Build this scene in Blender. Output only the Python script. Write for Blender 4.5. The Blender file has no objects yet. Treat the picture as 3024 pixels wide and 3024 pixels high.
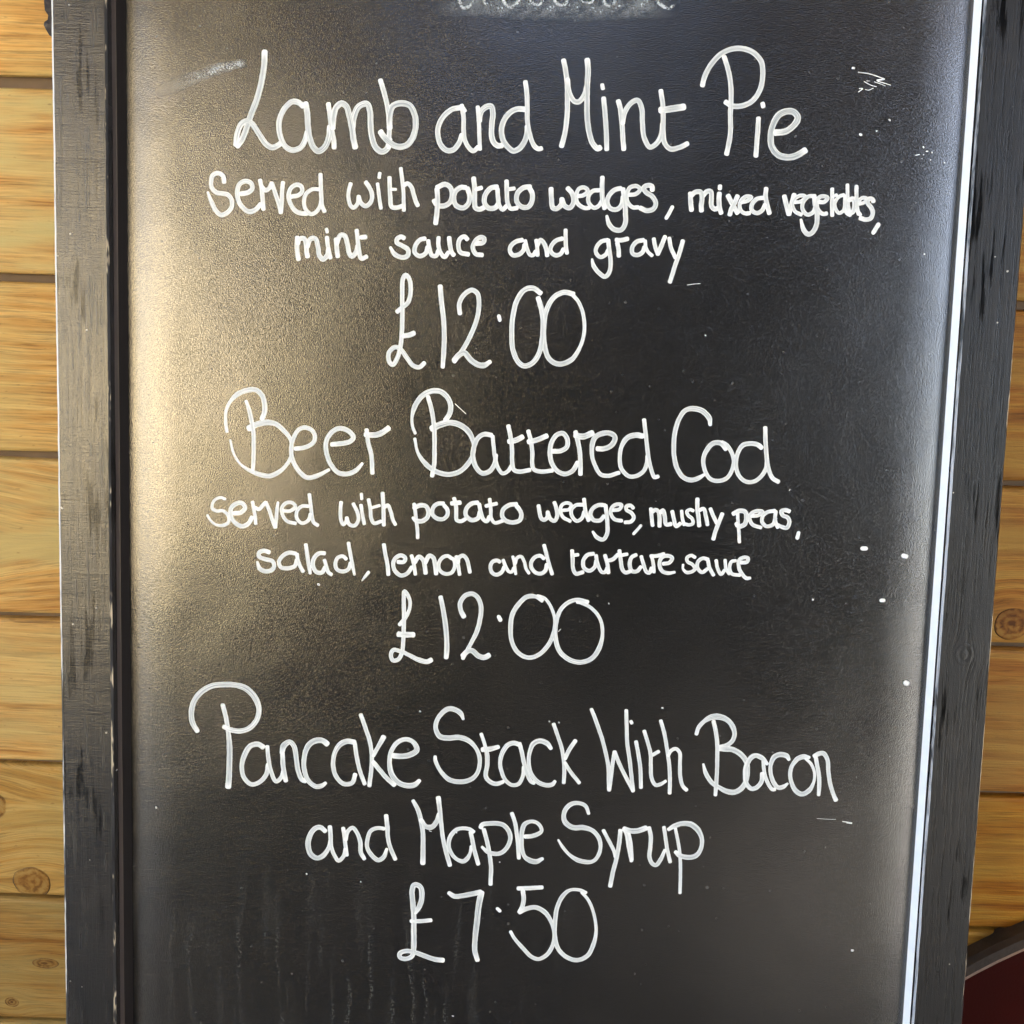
import bpy, math, random
from mathutils import Vector, Matrix, noise as mnoise
S = bpy.context.scene
COL = S.collection

# ------------------------------------------------------------------ camera
CAM_H = 0.866
cam_data = bpy.data.cameras.new("camera")
cam = bpy.data.objects.new("camera", cam_data); COL.objects.link(cam)
CM = Matrix(((0.9994979911942589, -0.029916978593267366, 0.010427846877049752),
             (0.01857073258617155, 0.2865506936330417, -0.9578850807219181),
             (0.025668920699050055, 0.957597866732311, 0.28696242287078844)))
cam.matrix_world = Matrix.Translation((0, 0, CAM_H)) @ CM.to_4x4()
cam_data.sensor_width = 36.0
cam_data.lens = 3029.91 / 3024 * 36.0
cam_data.clip_start = 0.01; cam_data.clip_end = 500
S.camera = cam

# ------------------------------------------------------------------ light
SUN_AZ = math.radians(112)    # direction towards the sun, measured from +Y clockwise
SUN_EL = math.radians(46)
world = bpy.data.worlds.new("World"); S.world = world
world.use_nodes = True
wn = world.node_tree.nodes; wl = world.node_tree.links
sky = wn.new('ShaderNodeTexSky'); sky.sky_type = 'NISHITA'; sky.sun_disc = False
sky.sun_elevation = SUN_EL; sky.sun_rotation = SUN_AZ
wl.new(sky.outputs[0], wn['Background'].inputs[0])
sky.air_density = 1.0; sky.dust_density = 1.5; sky.ozone_density = 1.0
wn['Background'].inputs[1].default_value = 0.12
sun_d = bpy.data.lights.new("sun", 'SUN'); sun_d.energy = 5.0; sun_d.angle = math.radians(0.5)
sun_d.color = (1.0, 0.94, 0.84)
sun = bpy.data.objects.new("sun", sun_d); COL.objects.link(sun)
sd = Vector((math.sin(SUN_AZ)*math.cos(SUN_EL), math.cos(SUN_AZ)*math.cos(SUN_EL), math.sin(SUN_EL)))
sun.rotation_euler = sd.to_track_quat('Z', 'Y').to_euler()
S.view_settings.view_transform = 'Standard'
S.view_settings.look = 'None'
S.view_settings.exposure = 3.62
S.view_settings.gamma = 1.0

ROOF_BLOCKER = (-3.0, 3.0, -2.0, 1.0, 2.95, 3.1)  # extents of the added, unseen light blockers and the reflector
ROOF_BLOCKER2 = (-3.0, -1.0, -3.6, -2.004, 2.95, 3.1)
SIDE = (2.3, 2.45, -0.95, 1.0, 0.004, 2.948)
LOW = (-3.0, -1.275, -2.98, -2.86, 0.004, 0.74)
OPP = (-0.50, 0.42, -2.45, -2.25, 0.004, 2.78)
OPP_L = (-1.25, -0.5004, -2.45, -2.004, 0.004, 3.1)
OPP_R = (0.4204, 2.10, -2.45, -2.004, 0.004, 3.1)
REFLECTOR = (-3.5, -3.1, -9.0, -3.2, 0.004, 3.5)
# ------------------------------------------------------------------ helpers
def link(o, parent=None):
    COL.objects.link(o)
    if parent: o.parent = parent
    return o
def mesh_obj(name, verts, faces, mats, parent=None, smooth=False, fmat=None):
    me = bpy.data.meshes.new(name); me.from_pydata(verts, [], faces)
    for m in (mats if isinstance(mats, (list, tuple)) else [mats]): me.materials.append(m)
    if fmat: me.polygons.foreach_set('material_index', fmat)
    if smooth: me.polygons.foreach_set('use_smooth', [True]*len(faces))
    me.update()
    return link(bpy.data.objects.new(name, me), parent)
def tag(o, label=None, cat=None, group=None, kind=None):
    if label: o['label'] = label
    if cat: o['category'] = cat
    if group: o['group'] = group
    if kind: o['kind'] = kind
    return o
class NT:
    """small helper to write node trees"""
    def __init__(s, name):
        s.m = bpy.data.materials.new(name); s.m.use_nodes = True
        s.t = s.m.node_tree; s.n = s.t.nodes; s.p = s.n['Principled BSDF']
    def new(s, typ, **kw):
        nd = s.n.new(typ)
        for k, v in kw.items():
            if k.startswith('i_'):
                nd.inputs[k[2:].replace('_', ' ')].default_value = v
            else: setattr(nd, k, v)
        return nd
    def lk(s, a, b): s.t.links.new(a, b)
    def put(s, sock, v):
        if hasattr(v, 'is_output'): s.lk(v, sock)
        else: sock.default_value = v
    def math(s, op, a, b=0.0, c=None, clamp=False):
        nd = s.n.new('ShaderNodeMath'); nd.operation = op; nd.use_clamp = clamp
        s.put(nd.inputs[0], a); s.put(nd.inputs[1], b)
        if c is not None: s.put(nd.inputs[2], c)
        return nd.outputs[0]
    def coords(s, scale=(1, 1, 1), loc=(0, 0, 0), src=None):
        if src is None:
            src = s.n.new('ShaderNodeTexCoord').outputs['Object']
        mp = s.n.new('ShaderNodeMapping'); s.lk(src, mp.inputs[0])
        mp.inputs['Scale'].default_value = scale; mp.inputs['Location'].default_value = loc
        return mp.outputs[0]
    def noise(s, vec, scale, detail=2.0, rough=0.5, dist=0.0):
        nd = s.n.new('ShaderNodeTexNoise'); s.lk(vec, nd.inputs['Vector'])
        nd.inputs['Scale'].default_value = scale; nd.inputs['Detail'].default_value = detail
        nd.inputs['Roughness'].default_value = rough; nd.inputs['Distortion'].default_value = dist
        return nd.outputs['Fac']
    def ramp(s, fac, stops):
        nd = s.n.new('ShaderNodeValToRGB'); s.lk(fac, nd.inputs[0])
        el = nd.color_ramp.elements
        while len(el) < len(stops): el.new(0.5)
        for e, (p, c) in zip(el, stops):
            e.position = p
            e.color = (c, c, c, 1) if isinstance(c, (int, float)) else tuple(c) + (1,)
        return nd.outputs[0]
    def mix(s, fac, a, b, mode='MIX'):
        nd = s.n.new('ShaderNodeMix'); nd.data_type = 'RGBA'; nd.blend_type = mode
        s.put(nd.inputs[0], fac)
        for sock, v in ((nd.inputs[6], a), (nd.inputs[7], b)):
            if hasattr(v, 'is_output'): s.lk(v, sock)
            else: sock.default_value = tuple(v) + (1,)
        return nd.outputs[2]
    def bump(s, h, strength, dist, prev=None):
        nd = s.n.new('ShaderNodeBump'); s.lk(h, nd.inputs['Height'])
        nd.inputs['Strength'].default_value = strength; nd.inputs['Distance'].default_value = dist
        if prev is not None: s.lk(prev, nd.inputs['Normal'])
        return nd.outputs[0]
    def out(s, col=None, rough=None, normal=None, spec=None):
        if col is not None:
            if hasattr(col, 'is_output'): s.lk(col, s.p.inputs['Base Color'])
            else: s.p.inputs['Base Color'].default_value = tuple(col) + (1,)
        if rough is not None: s.put(s.p.inputs['Roughness'], rough)
        if normal is not None: s.lk(normal, s.p.inputs['Normal'])
        if spec is not None: s.put(s.p.inputs['Specular IOR Level'], spec)
        return s.m

# ------------------------------------------------------------------ materials
V0 = 0.660          # the panel's centre line sits this far above the foot of the sign
def mat_panel():
    t = NT('panel_black_laminate')
    c = t.coords()
    n1 = t.noise(c, 1250, 1.5, 0.5, 0.6)
    n2 = t.noise(c, 2000, 1.0, 0.5, 0.4)
    h = t.math('ADD', n1, t.math('MULTIPLY', n2, 0.25))
    worm = t.ramp(h, [(0.40, 0.0), (0.78, 1.0)])
    b = t.bump(t.noise(c, 8, 2.0, 0.5), 1.0, 0.0016)
    b = t.bump(worm, 1.0, PANEL_BUMP, b)
    # dried wipe marks: runs down the lower left of the panel, faint hazy cloth wipes elsewhere
    sep = t.new('ShaderNodeSeparateXYZ'); t.lk(c, sep.inputs[0])
    wob = t.math('MULTIPLY', t.math('SUBTRACT', t.noise(c, 16, 2.0), 0.5), 0.014)
    xw = t.math('ADD', sep.outputs[0], wob)
    cx = t.new('ShaderNodeCombineXYZ'); t.lk(xw, cx.inputs[0])
    t.lk(t.math('MULTIPLY', sep.outputs[1], 0.05), cx.inputs[1])
    run = t.ramp(t.noise(cx.outputs[0], 130, 2.0, 0.6), [(0.53, 0.0), (0.63, 1.0)])
    low = t.new('ShaderNodeMapRange'); t.lk(sep.outputs[1], low.inputs[0])
    low.inputs[1].default_value = 0.44; low.inputs[2].default_value = 0.33
    low.inputs[3].default_value = 0.0; low.inputs[4].default_value = 1.0
    side = t.new('ShaderNodeMapRange'); t.lk(sep.outputs[0], side.inputs[0])
    side.inputs[1].default_value = 0.14; side.inputs[2].default_value = -0.05
    side.inputs[3].default_value = 0.0; side.inputs[4].default_value = 1.0
    grain = t.ramp(t.noise(c, 700, 1.0), [(0.50, 0.0), (0.60, 1.0)])
    runm = t.math('MULTIPLY', t.math('MULTIPLY', run, low.outputs[0]), t.math('MULTIPLY', side.outputs[0], grain))
    haze = t.ramp(t.noise(t.coords((1, 0.6, 1)), 5.0, 3.0, 0.6), [(0.40, 0.0), (0.72, 1.0)])
    hz = t.math('MULTIPLY', haze, t.math('ADD', t.math('MULTIPLY', grain, 0.6), 0.4))
    col = t.mix(t.math('MULTIPLY', runm, 0.55), (0.0070, 0.0066, 0.0062), (0.085, 0.087, 0.080))
    col = t.mix(t.math('MULTIPLY', hz, 0.35), col, (0.018, 0.0165, 0.015))
    speck = t.ramp(t.noise(c, 260, 0.0), [(0.83, 0.0), (0.86, 1.0)])
    col = t.mix(t.math('MULTIPLY', speck, 0.22), col, (0.25, 0.25, 0.24))
    rough = t.math('ADD', PANEL_ROUGH, t.math('MULTIPLY', haze, 0.09))
    t.p.inputs['IOR'].default_value = 1.62
    return t.out(col, rough, b, 1.0)
PANEL_BUMP = 0.000060
PANEL_ROUGH = 0.13

def mat_ink():
    t = NT('white_marker_ink')
    a = t.new('ShaderNodeAttribute', attribute_name='pen')
    sep = t.new('ShaderNodeSeparateColor'); t.lk(a.outputs['Color'], sep.inputs[0])
    u, v, e, sd_ = sep.outputs[0], sep.outputs[1], sep.outputs[2], a.outputs['Alpha']
    cb = t.new('ShaderNodeCombineXYZ')
    t.lk(t.math('MULTIPLY', u, 38.0), cb.inputs[0]); t.lk(t.math('MULTIPLY', v, 9.0), cb.inputs[1])
    t.lk(t.math('MULTIPLY', sd_, 91.0), cb.inputs[2])
    st = t.noise(cb.outputs[0], 1.0, 3.0, 0.65)
    mid = t.math('SUBTRACT', 1.0, t.math('POWER', t.math('ABSOLUTE', t.math('SUBTRACT', t.math('MULTIPLY', v, 2.0), 1.0)), 2.2))
    k = t.math('MULTIPLY', t.ramp(st, [(0.34, 0.0), (0.44, 0.45), (0.56, 1.0)]), t.math('ADD', t.math('MULTIPLY', mid, 0.8), 0.2))
    k = t.math('MULTIPLY', k, t.math('MULTIPLY', e, 0.95))
    col = t.mix(k, (0.75, 0.76, 0.75), (0.18, 0.22, 0.235))
    t.p.inputs['Coat Weight'].default_value = 0.0
    b = t.bump(st, 0.35, 0.0002)
    return t.out(col, 0.42, b, 0.4)

def mat_chalk(name, col, lo, hi, fine, amt):
    """dusty residue: broken cover, the panel shows between the grains"""
    t = NT(name)
    a = t.new('ShaderNodeAttribute', attribute_name='pen')
    sep = t.new('ShaderNodeSeparateColor'); t.lk(a.outputs['Color'], sep.inputs[0])
    v, e = sep.outputs[1], sep.outputs[2]
    mid = t.math('SUBTRACT', 1.0, t.math('POWER', t.math('ABSOLUTE', t.math('SUBTRACT', t.math('MULTIPLY', v, 2.0), 1.0)), 2.0))
    c = t.coords()
    n = t.math('ADD', t.math('MULTIPLY', t.noise(c, fine, 2.0, 0.6), 0.6), t.math('MULTIPLY', t.noise(c, fine*0.18, 2.0), 0.4))
    m = t.math('MULTIPLY', t.math('MULTIPLY', t.ramp(n, [(lo, 0.0), (hi, 1.0)]), mid), t.math('MULTIPLY', e, amt), clamp=True)
    t.out(col, 0.9, None, 0.1)
    tr = t.n.new('ShaderNodeBsdfTransparent'); mx = t.n.new('ShaderNodeMixShader')
    t.lk(m, mx.inputs[0]); t.lk(tr.outputs[0], mx.inputs[1]); t.lk(t.p.outputs[0], mx.inputs[2])
    t.lk(mx.outputs[0], t.n['Material Output'].inputs[0])
    return t.m

def mat_frame(name, knots=(), saw=0.0, rough=0.40, seed=0.0, spec=0.5, gash=0.88):
    """black painted softwood: brush streaks along the length, raised grain, rubbed spots"""
    t = NT(name)
    src = t.n.new('ShaderNodeTexCoord').outputs['Object']
    c = t.coords((1, 1, 1), (seed, seed*0.7, 0), src)
    sep = t.new('ShaderNodeSeparateXYZ'); t.lk(src, sep.inputs[0])
    push = None
    ring = None
    for (kx, ky, r) in knots:
        dx = t.math('SUBTRACT', sep.outputs[0], kx); dy = t.math('SUBTRACT', sep.outputs[1], ky)
        d2 = t.math('ADD', t.math('POWER', t.math('DIVIDE', dx, r), 2.0), t.math('POWER', t.math('DIVIDE', dy, r*1.25), 2.0))
        g = t.math('MULTIPLY', t.math('EXPONENT', t.math('MULTIPLY', d2, -0.30)), t.math('MULTIPLY', dx, -0.8))
        push = g if push is None else t.math('ADD', push, g)
        rr = t.math('SINE', t.math('MULTIPLY', t.math('POWER', d2, 0.5), 9.0))
        rr = t.math('MULTIPLY', rr, t.math('LESS_THAN', d2, 1.25))
        ring = rr if ring is None else t.math('ADD', ring, rr)
    xg = t.math('ADD', sep.outputs[0], push) if push is not None else sep.outputs[0]
    cb = t.new('ShaderNodeCombineXYZ')
    t.lk(t.math('ADD', xg, t.math('MULTIPLY', t.noise(t.coords((1, .12, 1), (seed, 0, 0), src), 60, 2.0), 0.0035)), cb.inputs[0])
    t.lk(t.math('MULTIPLY', sep.outputs[1], 0.022), cb.inputs[1]); cb.inputs[2].default_value = seed
    g1 = t.noise(cb.outputs[0], 900, 3.0, 0.62)
    cb2 = t.new('ShaderNodeCombineXYZ'); t.lk(xg, cb2.inputs[0])
    t.lk(t.math('MULTIPLY', sep.outputs[1], 0.06), cb2.inputs[1]); cb2.inputs[2].default_value = seed + 3
    g2 = t.noise(cb2.outputs[0], 260, 3.0, 0.6)
    fine = t.noise(c, 1500, 2.0, 0.6)
    h = t.math('ADD', t.math('ADD', t.math('MULTIPLY', g1, 0.8), t.math('MULTIPLY', g2, 0.8)), t.math('MULTIPLY', fine, 0.75))
    if saw:
        cs = t.coords((0.10, 1, 1), (seed, 0, 0), src)
        h = t.math('ADD', h, t.math('MULTIPLY', t.noise(cs, 950, 1.0, 0.5), saw))
    if ring is not None: h = t.math('ADD', h, t.math('MULTIPLY', ring, 0.30))
    b = t.bump(h, 1.0, 0.00017)
    dark = t.ramp(t.math('ADD', t.math('MULTIPLY', g2, 0.55), t.math('MULTIPLY', t.noise(t.coords((1, 0.5, 1), (seed, 0, 0), src), 26, 2.0), 0.45)), [(0.385, 1.0), (0.43, 0.0)])
    col = t.mix(dark, (0.013, 0.0125, 0.012), (0.003, 0.003, 0.003))
    wear = t.ramp(t.noise(c, 26, 3.0, 0.65), [(0.50, 0.0), (0.72, 1.0)])
    col = t.mix(t.math('MULTIPLY', wear, 0.5), col, (0.026, 0.022, 0.019))
    spot = t.ramp(t.noise(c, 230, 0.0), [(0.87, 0.0), (0.89, 1.0)])
    col = t.mix(spot, col, (0.45, 0.43, 0.38))
    rg = t.math('ADD', rough, t.math('MULTIPLY', t.math('SUBTRACT', g2, 0.5), 0.6))
    sp_ = t.math('MULTIPLY', spec, t.math('SUBTRACT', 1.0, t.math('MULTIPLY', dark, gash)))
    return t.out(col, rg, b, sp_)

def mat_worn_edge(name, lo, hi, pale, seed, rise=0.0):
    """edge rubbed through the black paint, bare wood shows in patches"""
    t = NT(name)
    src = t.n.new('ShaderNodeTexCoord').outputs['Object']
    n = t.math('ADD', t.math('MULTIPLY', t.noise(t.coords((1, 0.16, 1), (seed, seed, 0), src), 160, 3.0, 0.7), 0.6),
               t.math('MULTIPLY', t.noise(t.coords((1, 1, 1), (seed, 0, 0), src), 5, 2.0), 0.4))
    if rise:                                     # handled more often near the top
        sp = t.new('ShaderNodeSeparateXYZ'); t.lk(src, sp.inputs[0])
        n = t.math('ADD', n, t.math('MULTIPLY', t.math('SUBTRACT', sp.outputs[1], 0.62), rise/0.35))
    k = t.ramp(n, [(lo, 0.0), (hi, 1.0)])
    col = t.mix(k, (0.018, 0.017, 0.017), pale)
    b = t.bump(n, 1.0, 0.0006)
    return t.out(col, 0.45, b, 0.5)

def mat_plain(name, col, rough=0.5, nscale=40, amt=0.25, spec=0.5, bumpd=0.0002, bscale=400):
    t = NT(name); c = t.coords()
    n = t.noise(c, nscale, 3.0, 0.6)
    cc = t.mix(n, tuple(x*(1-amt) for x in col), tuple(min(1, x*(1+amt)) for x in col))
    return t.out(cc, rough, t.bump(t.noise(c, bscale, 2.0), 1.0, bumpd), spec)

def mat_wood(name, light, mid, dark, green, knots, seed, stretch=1.0, gr=0.6):
    """pressure treated softwood board, x runs along the board"""
    t = NT(name)
    src = t.n.new('ShaderNodeTexCoord').outputs['Object']
    sep = t.new('ShaderNodeSeparateXYZ'); t.lk(src, sep.inputs[0])
    X, Z = sep.outputs[0], sep.outputs[2]
    zz = Z; kd = None; halo = None
    for (kx, kz, r, asp) in knots:
        dx = t.math('DIVIDE', t.math('SUBTRACT', X, kx), r*asp); dz = t.math('DIVIDE', t.math('SUBTRACT', Z, kz), r)
        d2 = t.math('ADD', t.math('POWER', dx, 2.0), t.math('POWER', dz, 2.0))
        zz = t.math('ADD', zz, t.math('MULTIPLY', t.math('EXPONENT', t.math('MULTIPLY', d2, -0.16)), t.math('MULTIPLY', dz, -r*0.85)))
        d = t.math('ADD', t.math('POWER', d2, 0.5), t.math('MULTIPLY', t.math('SUBTRACT', t.noise(t.coords((1, 1, 1), (seed, 0, 0), src), 45, 1.0), 0.5), 0.35))
        kd = d if kd is None else t.math('MINIMUM', kd, d)
    wav = t.math('MULTIPLY', t.math('SUBTRACT', t.noise(t.coords((0.35, 1, 1), (seed, 0, seed), src), 9, 3.0, 0.55), 0.5), 0.017*stretch)
    z2 = t.math('ADD', zz, wav)
    ca = t.new('ShaderNodeCombineXYZ'); t.lk(t.math('MULTIPLY', X, 0.035*stretch), ca.inputs[0]); t.lk(z2, ca.inputs[1]); ca.inputs[2].default_value = seed*1.7
    g = t.noise(ca.outputs[0], 130, 4.0, 0.62)
    cf = t.new('ShaderNodeCombineXYZ'); t.lk(t.math('MULTIPLY', X, 0.035), cf.inputs[0]); t.lk(z2, cf.inputs[1]); cf.inputs[2].default_value = seed*0.7 + 5
    f = t.noise(cf.outputs[0], 760, 4.0, 0.68)
    big = t.noise(t.coords((0.25, 1, 1), (seed*2, 0, seed), src), 22, 3.0, 0.6)
    col = t.ramp(g, [(0.30, dark), (0.47, mid), (0.62, light)])
    fl = t.ramp(f, [(0.36, 0.50), (0.44, 0.82), (0.58, 1.08)])
    col = t.mix(0.85, col, fl, 'MULTIPLY')
    col = t.mix(t.math('MULTIPLY', t.ramp(big, [(0.42, 0.0), (0.60, 1.0)]), gr), col, green)
    pit = t.ramp(t.noise(t.coords((0.4, 1, 1), (0, 0, seed), src), 260, 1.0), [(0.70, 0.0), (0.78, 1.0)])
    col = t.mix(t.math('MULTIPLY', pit, 0.45), col, (0.16, 0.075, 0.022))
    h = t.math('ADD', t.math('MULTIPLY', g, 0.8), t.math('MULTIPLY', f, 0.5))
    crack = t.math('MULTIPLY', t.ramp(t.noise(cf.outputs[0], 210, 1.0, 0.5, 0.3), [(0.270, 1.0), (0.300, 0.0)]), t.ramp(big, [(0.40, 1.0), (0.52, 0.0)]))
    col = t.mix(t.math('MULTIPLY', crack, 0.6), col, tone(dark, 0.35))
    h = t.math('SUBTRACT', h, t.math('MULTIPLY', crack, 0.6))
    if kd is not None:
        inside = t.ramp(kd, [(0.92, 1.0), (1.0, 0.0)])
        rings = t.math('ADD', t.math('MULTIPLY', t.math('SINE', t.math('ADD', t.math('MULTIPLY', kd, 13.0), t.math('MULTIPLY', t.noise(t.coords((1, 1, 1), (seed, 0, 3), src), 70, 2.0), 9.0))), 0.16),
                       t.noise(t.coords((1, 1, 1), (seed, 0, 0), src), 190, 3.0, 0.6, 0.6))
        core = t.ramp(kd, [(0.10, 0.22), (0.45, 0.0)])
        kc = t.ramp(t.math('SUBTRACT', rings, core), [(0.28, tone(dark, 0.38)), (0.48, tone(mid, 0.72)), (0.68, tone(light, 0.75))])
        col = t.mix(inside, col, kc)
        halo = t.ramp(kd, [(0.9, 0.55), (2.2, 0.0)])
        col = t.mix(t.math('MULTIPLY', halo, t.ramp(g, [(0.38, 1.0), (0.6, 0.2)])), col, tone(dark, 0.7))
        rim = t.ramp(kd, [(0.93, 0.0), (0.985, 1.0), (1.0, 1.0), (1.05, 0.0)])
        rimn = t.math('MULTIPLY', rim, t.ramp(t.noise(t.coords((1, 1, 1), (seed+9, 0, 0), src), 30, 1.0), [(0.44, 0.1), (0.56, 1.0)]))
        col = t.mix(t.math('MULTIPLY', rimn, 0.92), col, (0.022, 0.010, 0.005))
        h = t.math('SUBTRACT', h, t.math('MULTIPLY', rimn, 0.9))
    b = t.bump(h, 0.9, 0.0009)
    b = t.bump(t.noise(t.coords((0.5, 1, 1), (0, 0, 0), src), 900, 2.0), 0.5, 0.00025, b)
    return t.out(col, 0.62, b, 0.25)

# ------------------------------------------------------------------ ground and wall
M_ground = mat_plain('grey_paving', (0.40, 0.39, 0.37), 0.8, 6, 0.3, 0.3, 0.002, 60)
g = mesh_obj('ground', [(-30, -30, 0), (30, -30, 0), (30, 30, 0), (-30, 30, 0)], [(0, 1, 2, 3)], M_ground)
tag(g, kind='structure')

# unseen slabs added to block light and shape what the board reflects
M_roof_blocker = mat_plain('roof_blocker_brown', (0.16, 0.11, 0.055), 0.7, 8, 0.3)
M_blocker = mat_plain('blocker_dark_brown', (0.034, 0.026, 0.019), 0.8, 8, 0.3)
def slab(name, x0, x1, y0, y1, z0, z1, m):
    vs = [(x, y, z) for z in (z0, z1) for x, y in ((x0, y0), (x1, y0), (x1, y1), (x0, y1))]
    fs = [(3, 2, 1, 0), (4, 5, 6, 7), (0, 1, 5, 4), (1, 2, 6, 5), (2, 3, 7, 6), (3, 0, 4, 7)]
    return tag(mesh_obj(name, vs, fs, m), kind='structure')
dk = [(-.44, .36), (.52, .36), (1.85, -2.2), (-1.95, -2.2)]
mesh_obj('unseen_dark_floor', [(x, y, .012) for x, y in dk], [(0, 3, 2, 1)], mat_plain('unseen_floor_dark', (0.05, 0.045, 0.04), 0.75, 8, 0.3, 0.2))['kind'] = 'structure'  # added dark floor, flared to keep bright ground out of the reflection
slab('unseen_roof_blocker', *ROOF_BLOCKER, M_roof_blocker)
slab('unseen_roof_blocker', *ROOF_BLOCKER2, M_roof_blocker)  # both roof slabs are unseen, added to shade the board
slab('unseen_back_blocker', *OPP, M_blocker)  # unseen, added to keep the middle of the reflection dark
slab('unseen_back_blocker', *OPP_L, M_blocker)
slab('unseen_back_blocker', *OPP_R, M_blocker)
slab('unseen_side_blocker', *SIDE, M_blocker)  # unseen, added to block light from the right
slab('unseen_low_blocker', *LOW, M_blocker)  # unseen, added to cut off the left glow lower down
M_reflector = mat_plain('reflector_pale_gold', (0.88, 0.71, 0.43), 0.85, 3, 0.15, 0.2, 0.004, 30)
slab('unseen_warm_reflector', *REFLECTOR, M_reflector)  # unseen, added to give the panel its warm glow on the left

D = 0.82325                    # face of the timber wall
Z0 = 0.0826 + CAM_H            # top of the first joint
PITCH = 0.145
wall = link(bpy.data.objects.new('timber_wall', None)); wall.location = (0, D, 0)
tag(wall, 'golden softwood wall of wide horizontal boards with dark open joints behind the chalkboard', 'wall')
def board_mesh(L, Hh, T, r, seed, jit):
    """board along x with eased long edges; origin at its lower edge centre; front at y=0"""
    prof = [(0, T), (0, r*1.2), (r*0.35, r*0.35), (r*1.2, 0), (Hh*0.5, -0.0004), (Hh - r*1.2, 0), (Hh - r*0.35, r*0.35), (Hh, r*1.2), (Hh, T)]
    n = 160; vs = []; fs = []
    for i in range(n + 1):
        x = -L/2 + L*i/n
        a = jit*mnoise.noise(Vector((x*9, seed, 0))); b = jit*mnoise.noise(Vector((x*9, seed + 7, 0)))
        for k, (z, y) in enumerate(prof):
            w = z/Hh
            vs.append((x, y, z + a*(1-w) + b*w))
    m = len(prof)
    for i in range(n):
        for k in range(m - 1):
            q = i*m + k
            fs.append((q, q + 1, q + m + 1, q + m))
        fs.append((i*m + m - 1, i*m, i*m + m, i*m + 2*m - 1))
    fs.append(tuple(range(m - 1, -1, -1))); fs.append(tuple(range(n*m, n*m + m)))
    return vs, fs
def cl(r, g_, b_, k=1.0): return (r*k, g_*k, b_*k)
LIGHT = (0.68, 0.420, 0.130); MID = (0.58, 0.305, 0.070); DARK = (0.42, 0.180, 0.030); GREEN = (0.54, 0.435, 0.160)
def tone(c, k, s=1.0):
    m = sum(c)/3
    return tuple(max(0, (m + (x - m)*s)*k) for x in c)
# row -1 is the board that crosses the top of the view, rows run downwards
rows = {
 -3: dict(k=1.0, s=1.0, g=0.4, kn=[], gap=.007), -2: dict(k=1.0, s=1.0, g=0.4, kn=[], gap=.007),
 -1: dict(k=1.06, s=1.0, g=0.5, kn=[], gap=.0075),
 0: dict(k=1.02, s=0.97, g=0.9, kn=[], gap=.0086),
 1: dict(k=0.98, s=1.0, g=0.5, kn=[], gap=.0072),
 2: dict(k=0.97, s=0.98, g=0.7, kn=[(-.505, .075, .022, 1.6), (0.4223, .0195, .0150, 1.05)], gap=.0062),
 3: dict(k=0.95, s=0.96, g=0.5, kn=[], gap=.0056),
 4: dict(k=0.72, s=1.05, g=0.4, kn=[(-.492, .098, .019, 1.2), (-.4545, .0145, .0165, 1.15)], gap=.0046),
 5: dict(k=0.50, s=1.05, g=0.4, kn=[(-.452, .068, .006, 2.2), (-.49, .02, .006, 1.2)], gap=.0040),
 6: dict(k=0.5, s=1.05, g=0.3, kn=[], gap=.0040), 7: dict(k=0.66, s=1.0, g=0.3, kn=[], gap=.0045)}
rnd = random.Random(4)
RL = (0.50, 0.245, 0.038); RM = (0.40, 0.150, 0.015); RD = (0.24, 0.075, 0.007); RG = (0.42, 0.235, 0.045)  # darker, deeper orange copies for the right side; shade put into the colour
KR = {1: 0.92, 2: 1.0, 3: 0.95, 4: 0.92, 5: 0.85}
for r, q in rows.items():
    zb = Z0 - (r + 1)*PITCH                      # joint line under this board
    lo, hi = max(zb, 0.002), Z0 - r*PITCH - q['gap']
    hh = hi - lo
    for side, x0, x1 in ((0, -1.8, 0.0195), (1, 0.0205, 1.8)):      # rows split so the right halves can carry shade in their colour
        kk = [kn for kn in q['kn'] if (kn[0] > 0) == bool(side)]
        xc = (x0 + x1)/2
        kk = [(kn[0] - xc,) + kn[1:] for kn in kk]
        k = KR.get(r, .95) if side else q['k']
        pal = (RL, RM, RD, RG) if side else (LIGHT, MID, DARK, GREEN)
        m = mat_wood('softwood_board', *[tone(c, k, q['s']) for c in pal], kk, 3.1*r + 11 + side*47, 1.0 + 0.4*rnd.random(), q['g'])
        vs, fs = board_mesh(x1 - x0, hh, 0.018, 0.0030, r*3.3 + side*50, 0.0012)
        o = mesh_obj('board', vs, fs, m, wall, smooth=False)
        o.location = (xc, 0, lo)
M_back = mat_plain('grey_brown_rebate', (0.17, 0.115, 0.07), 0.8, 30, 0.4, 0.2)
mesh_obj('backing', [(-1.8, .0085, 0), (1.8, .0085, 0), (1.8, .0085, 1.5), (-1.8, .0085, 1.5),
                     (-1.8, .03, 0), (1.8, .03, 0), (1.8, .03, 1.5), (-1.8, .03, 1.5)],
         [(0, 1, 2, 3), (5, 4, 7, 6), (4, 0, 3, 7), (1, 5, 6, 2), (3, 2, 6, 7), (4, 5, 1, 0)], M_back, wall)

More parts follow.
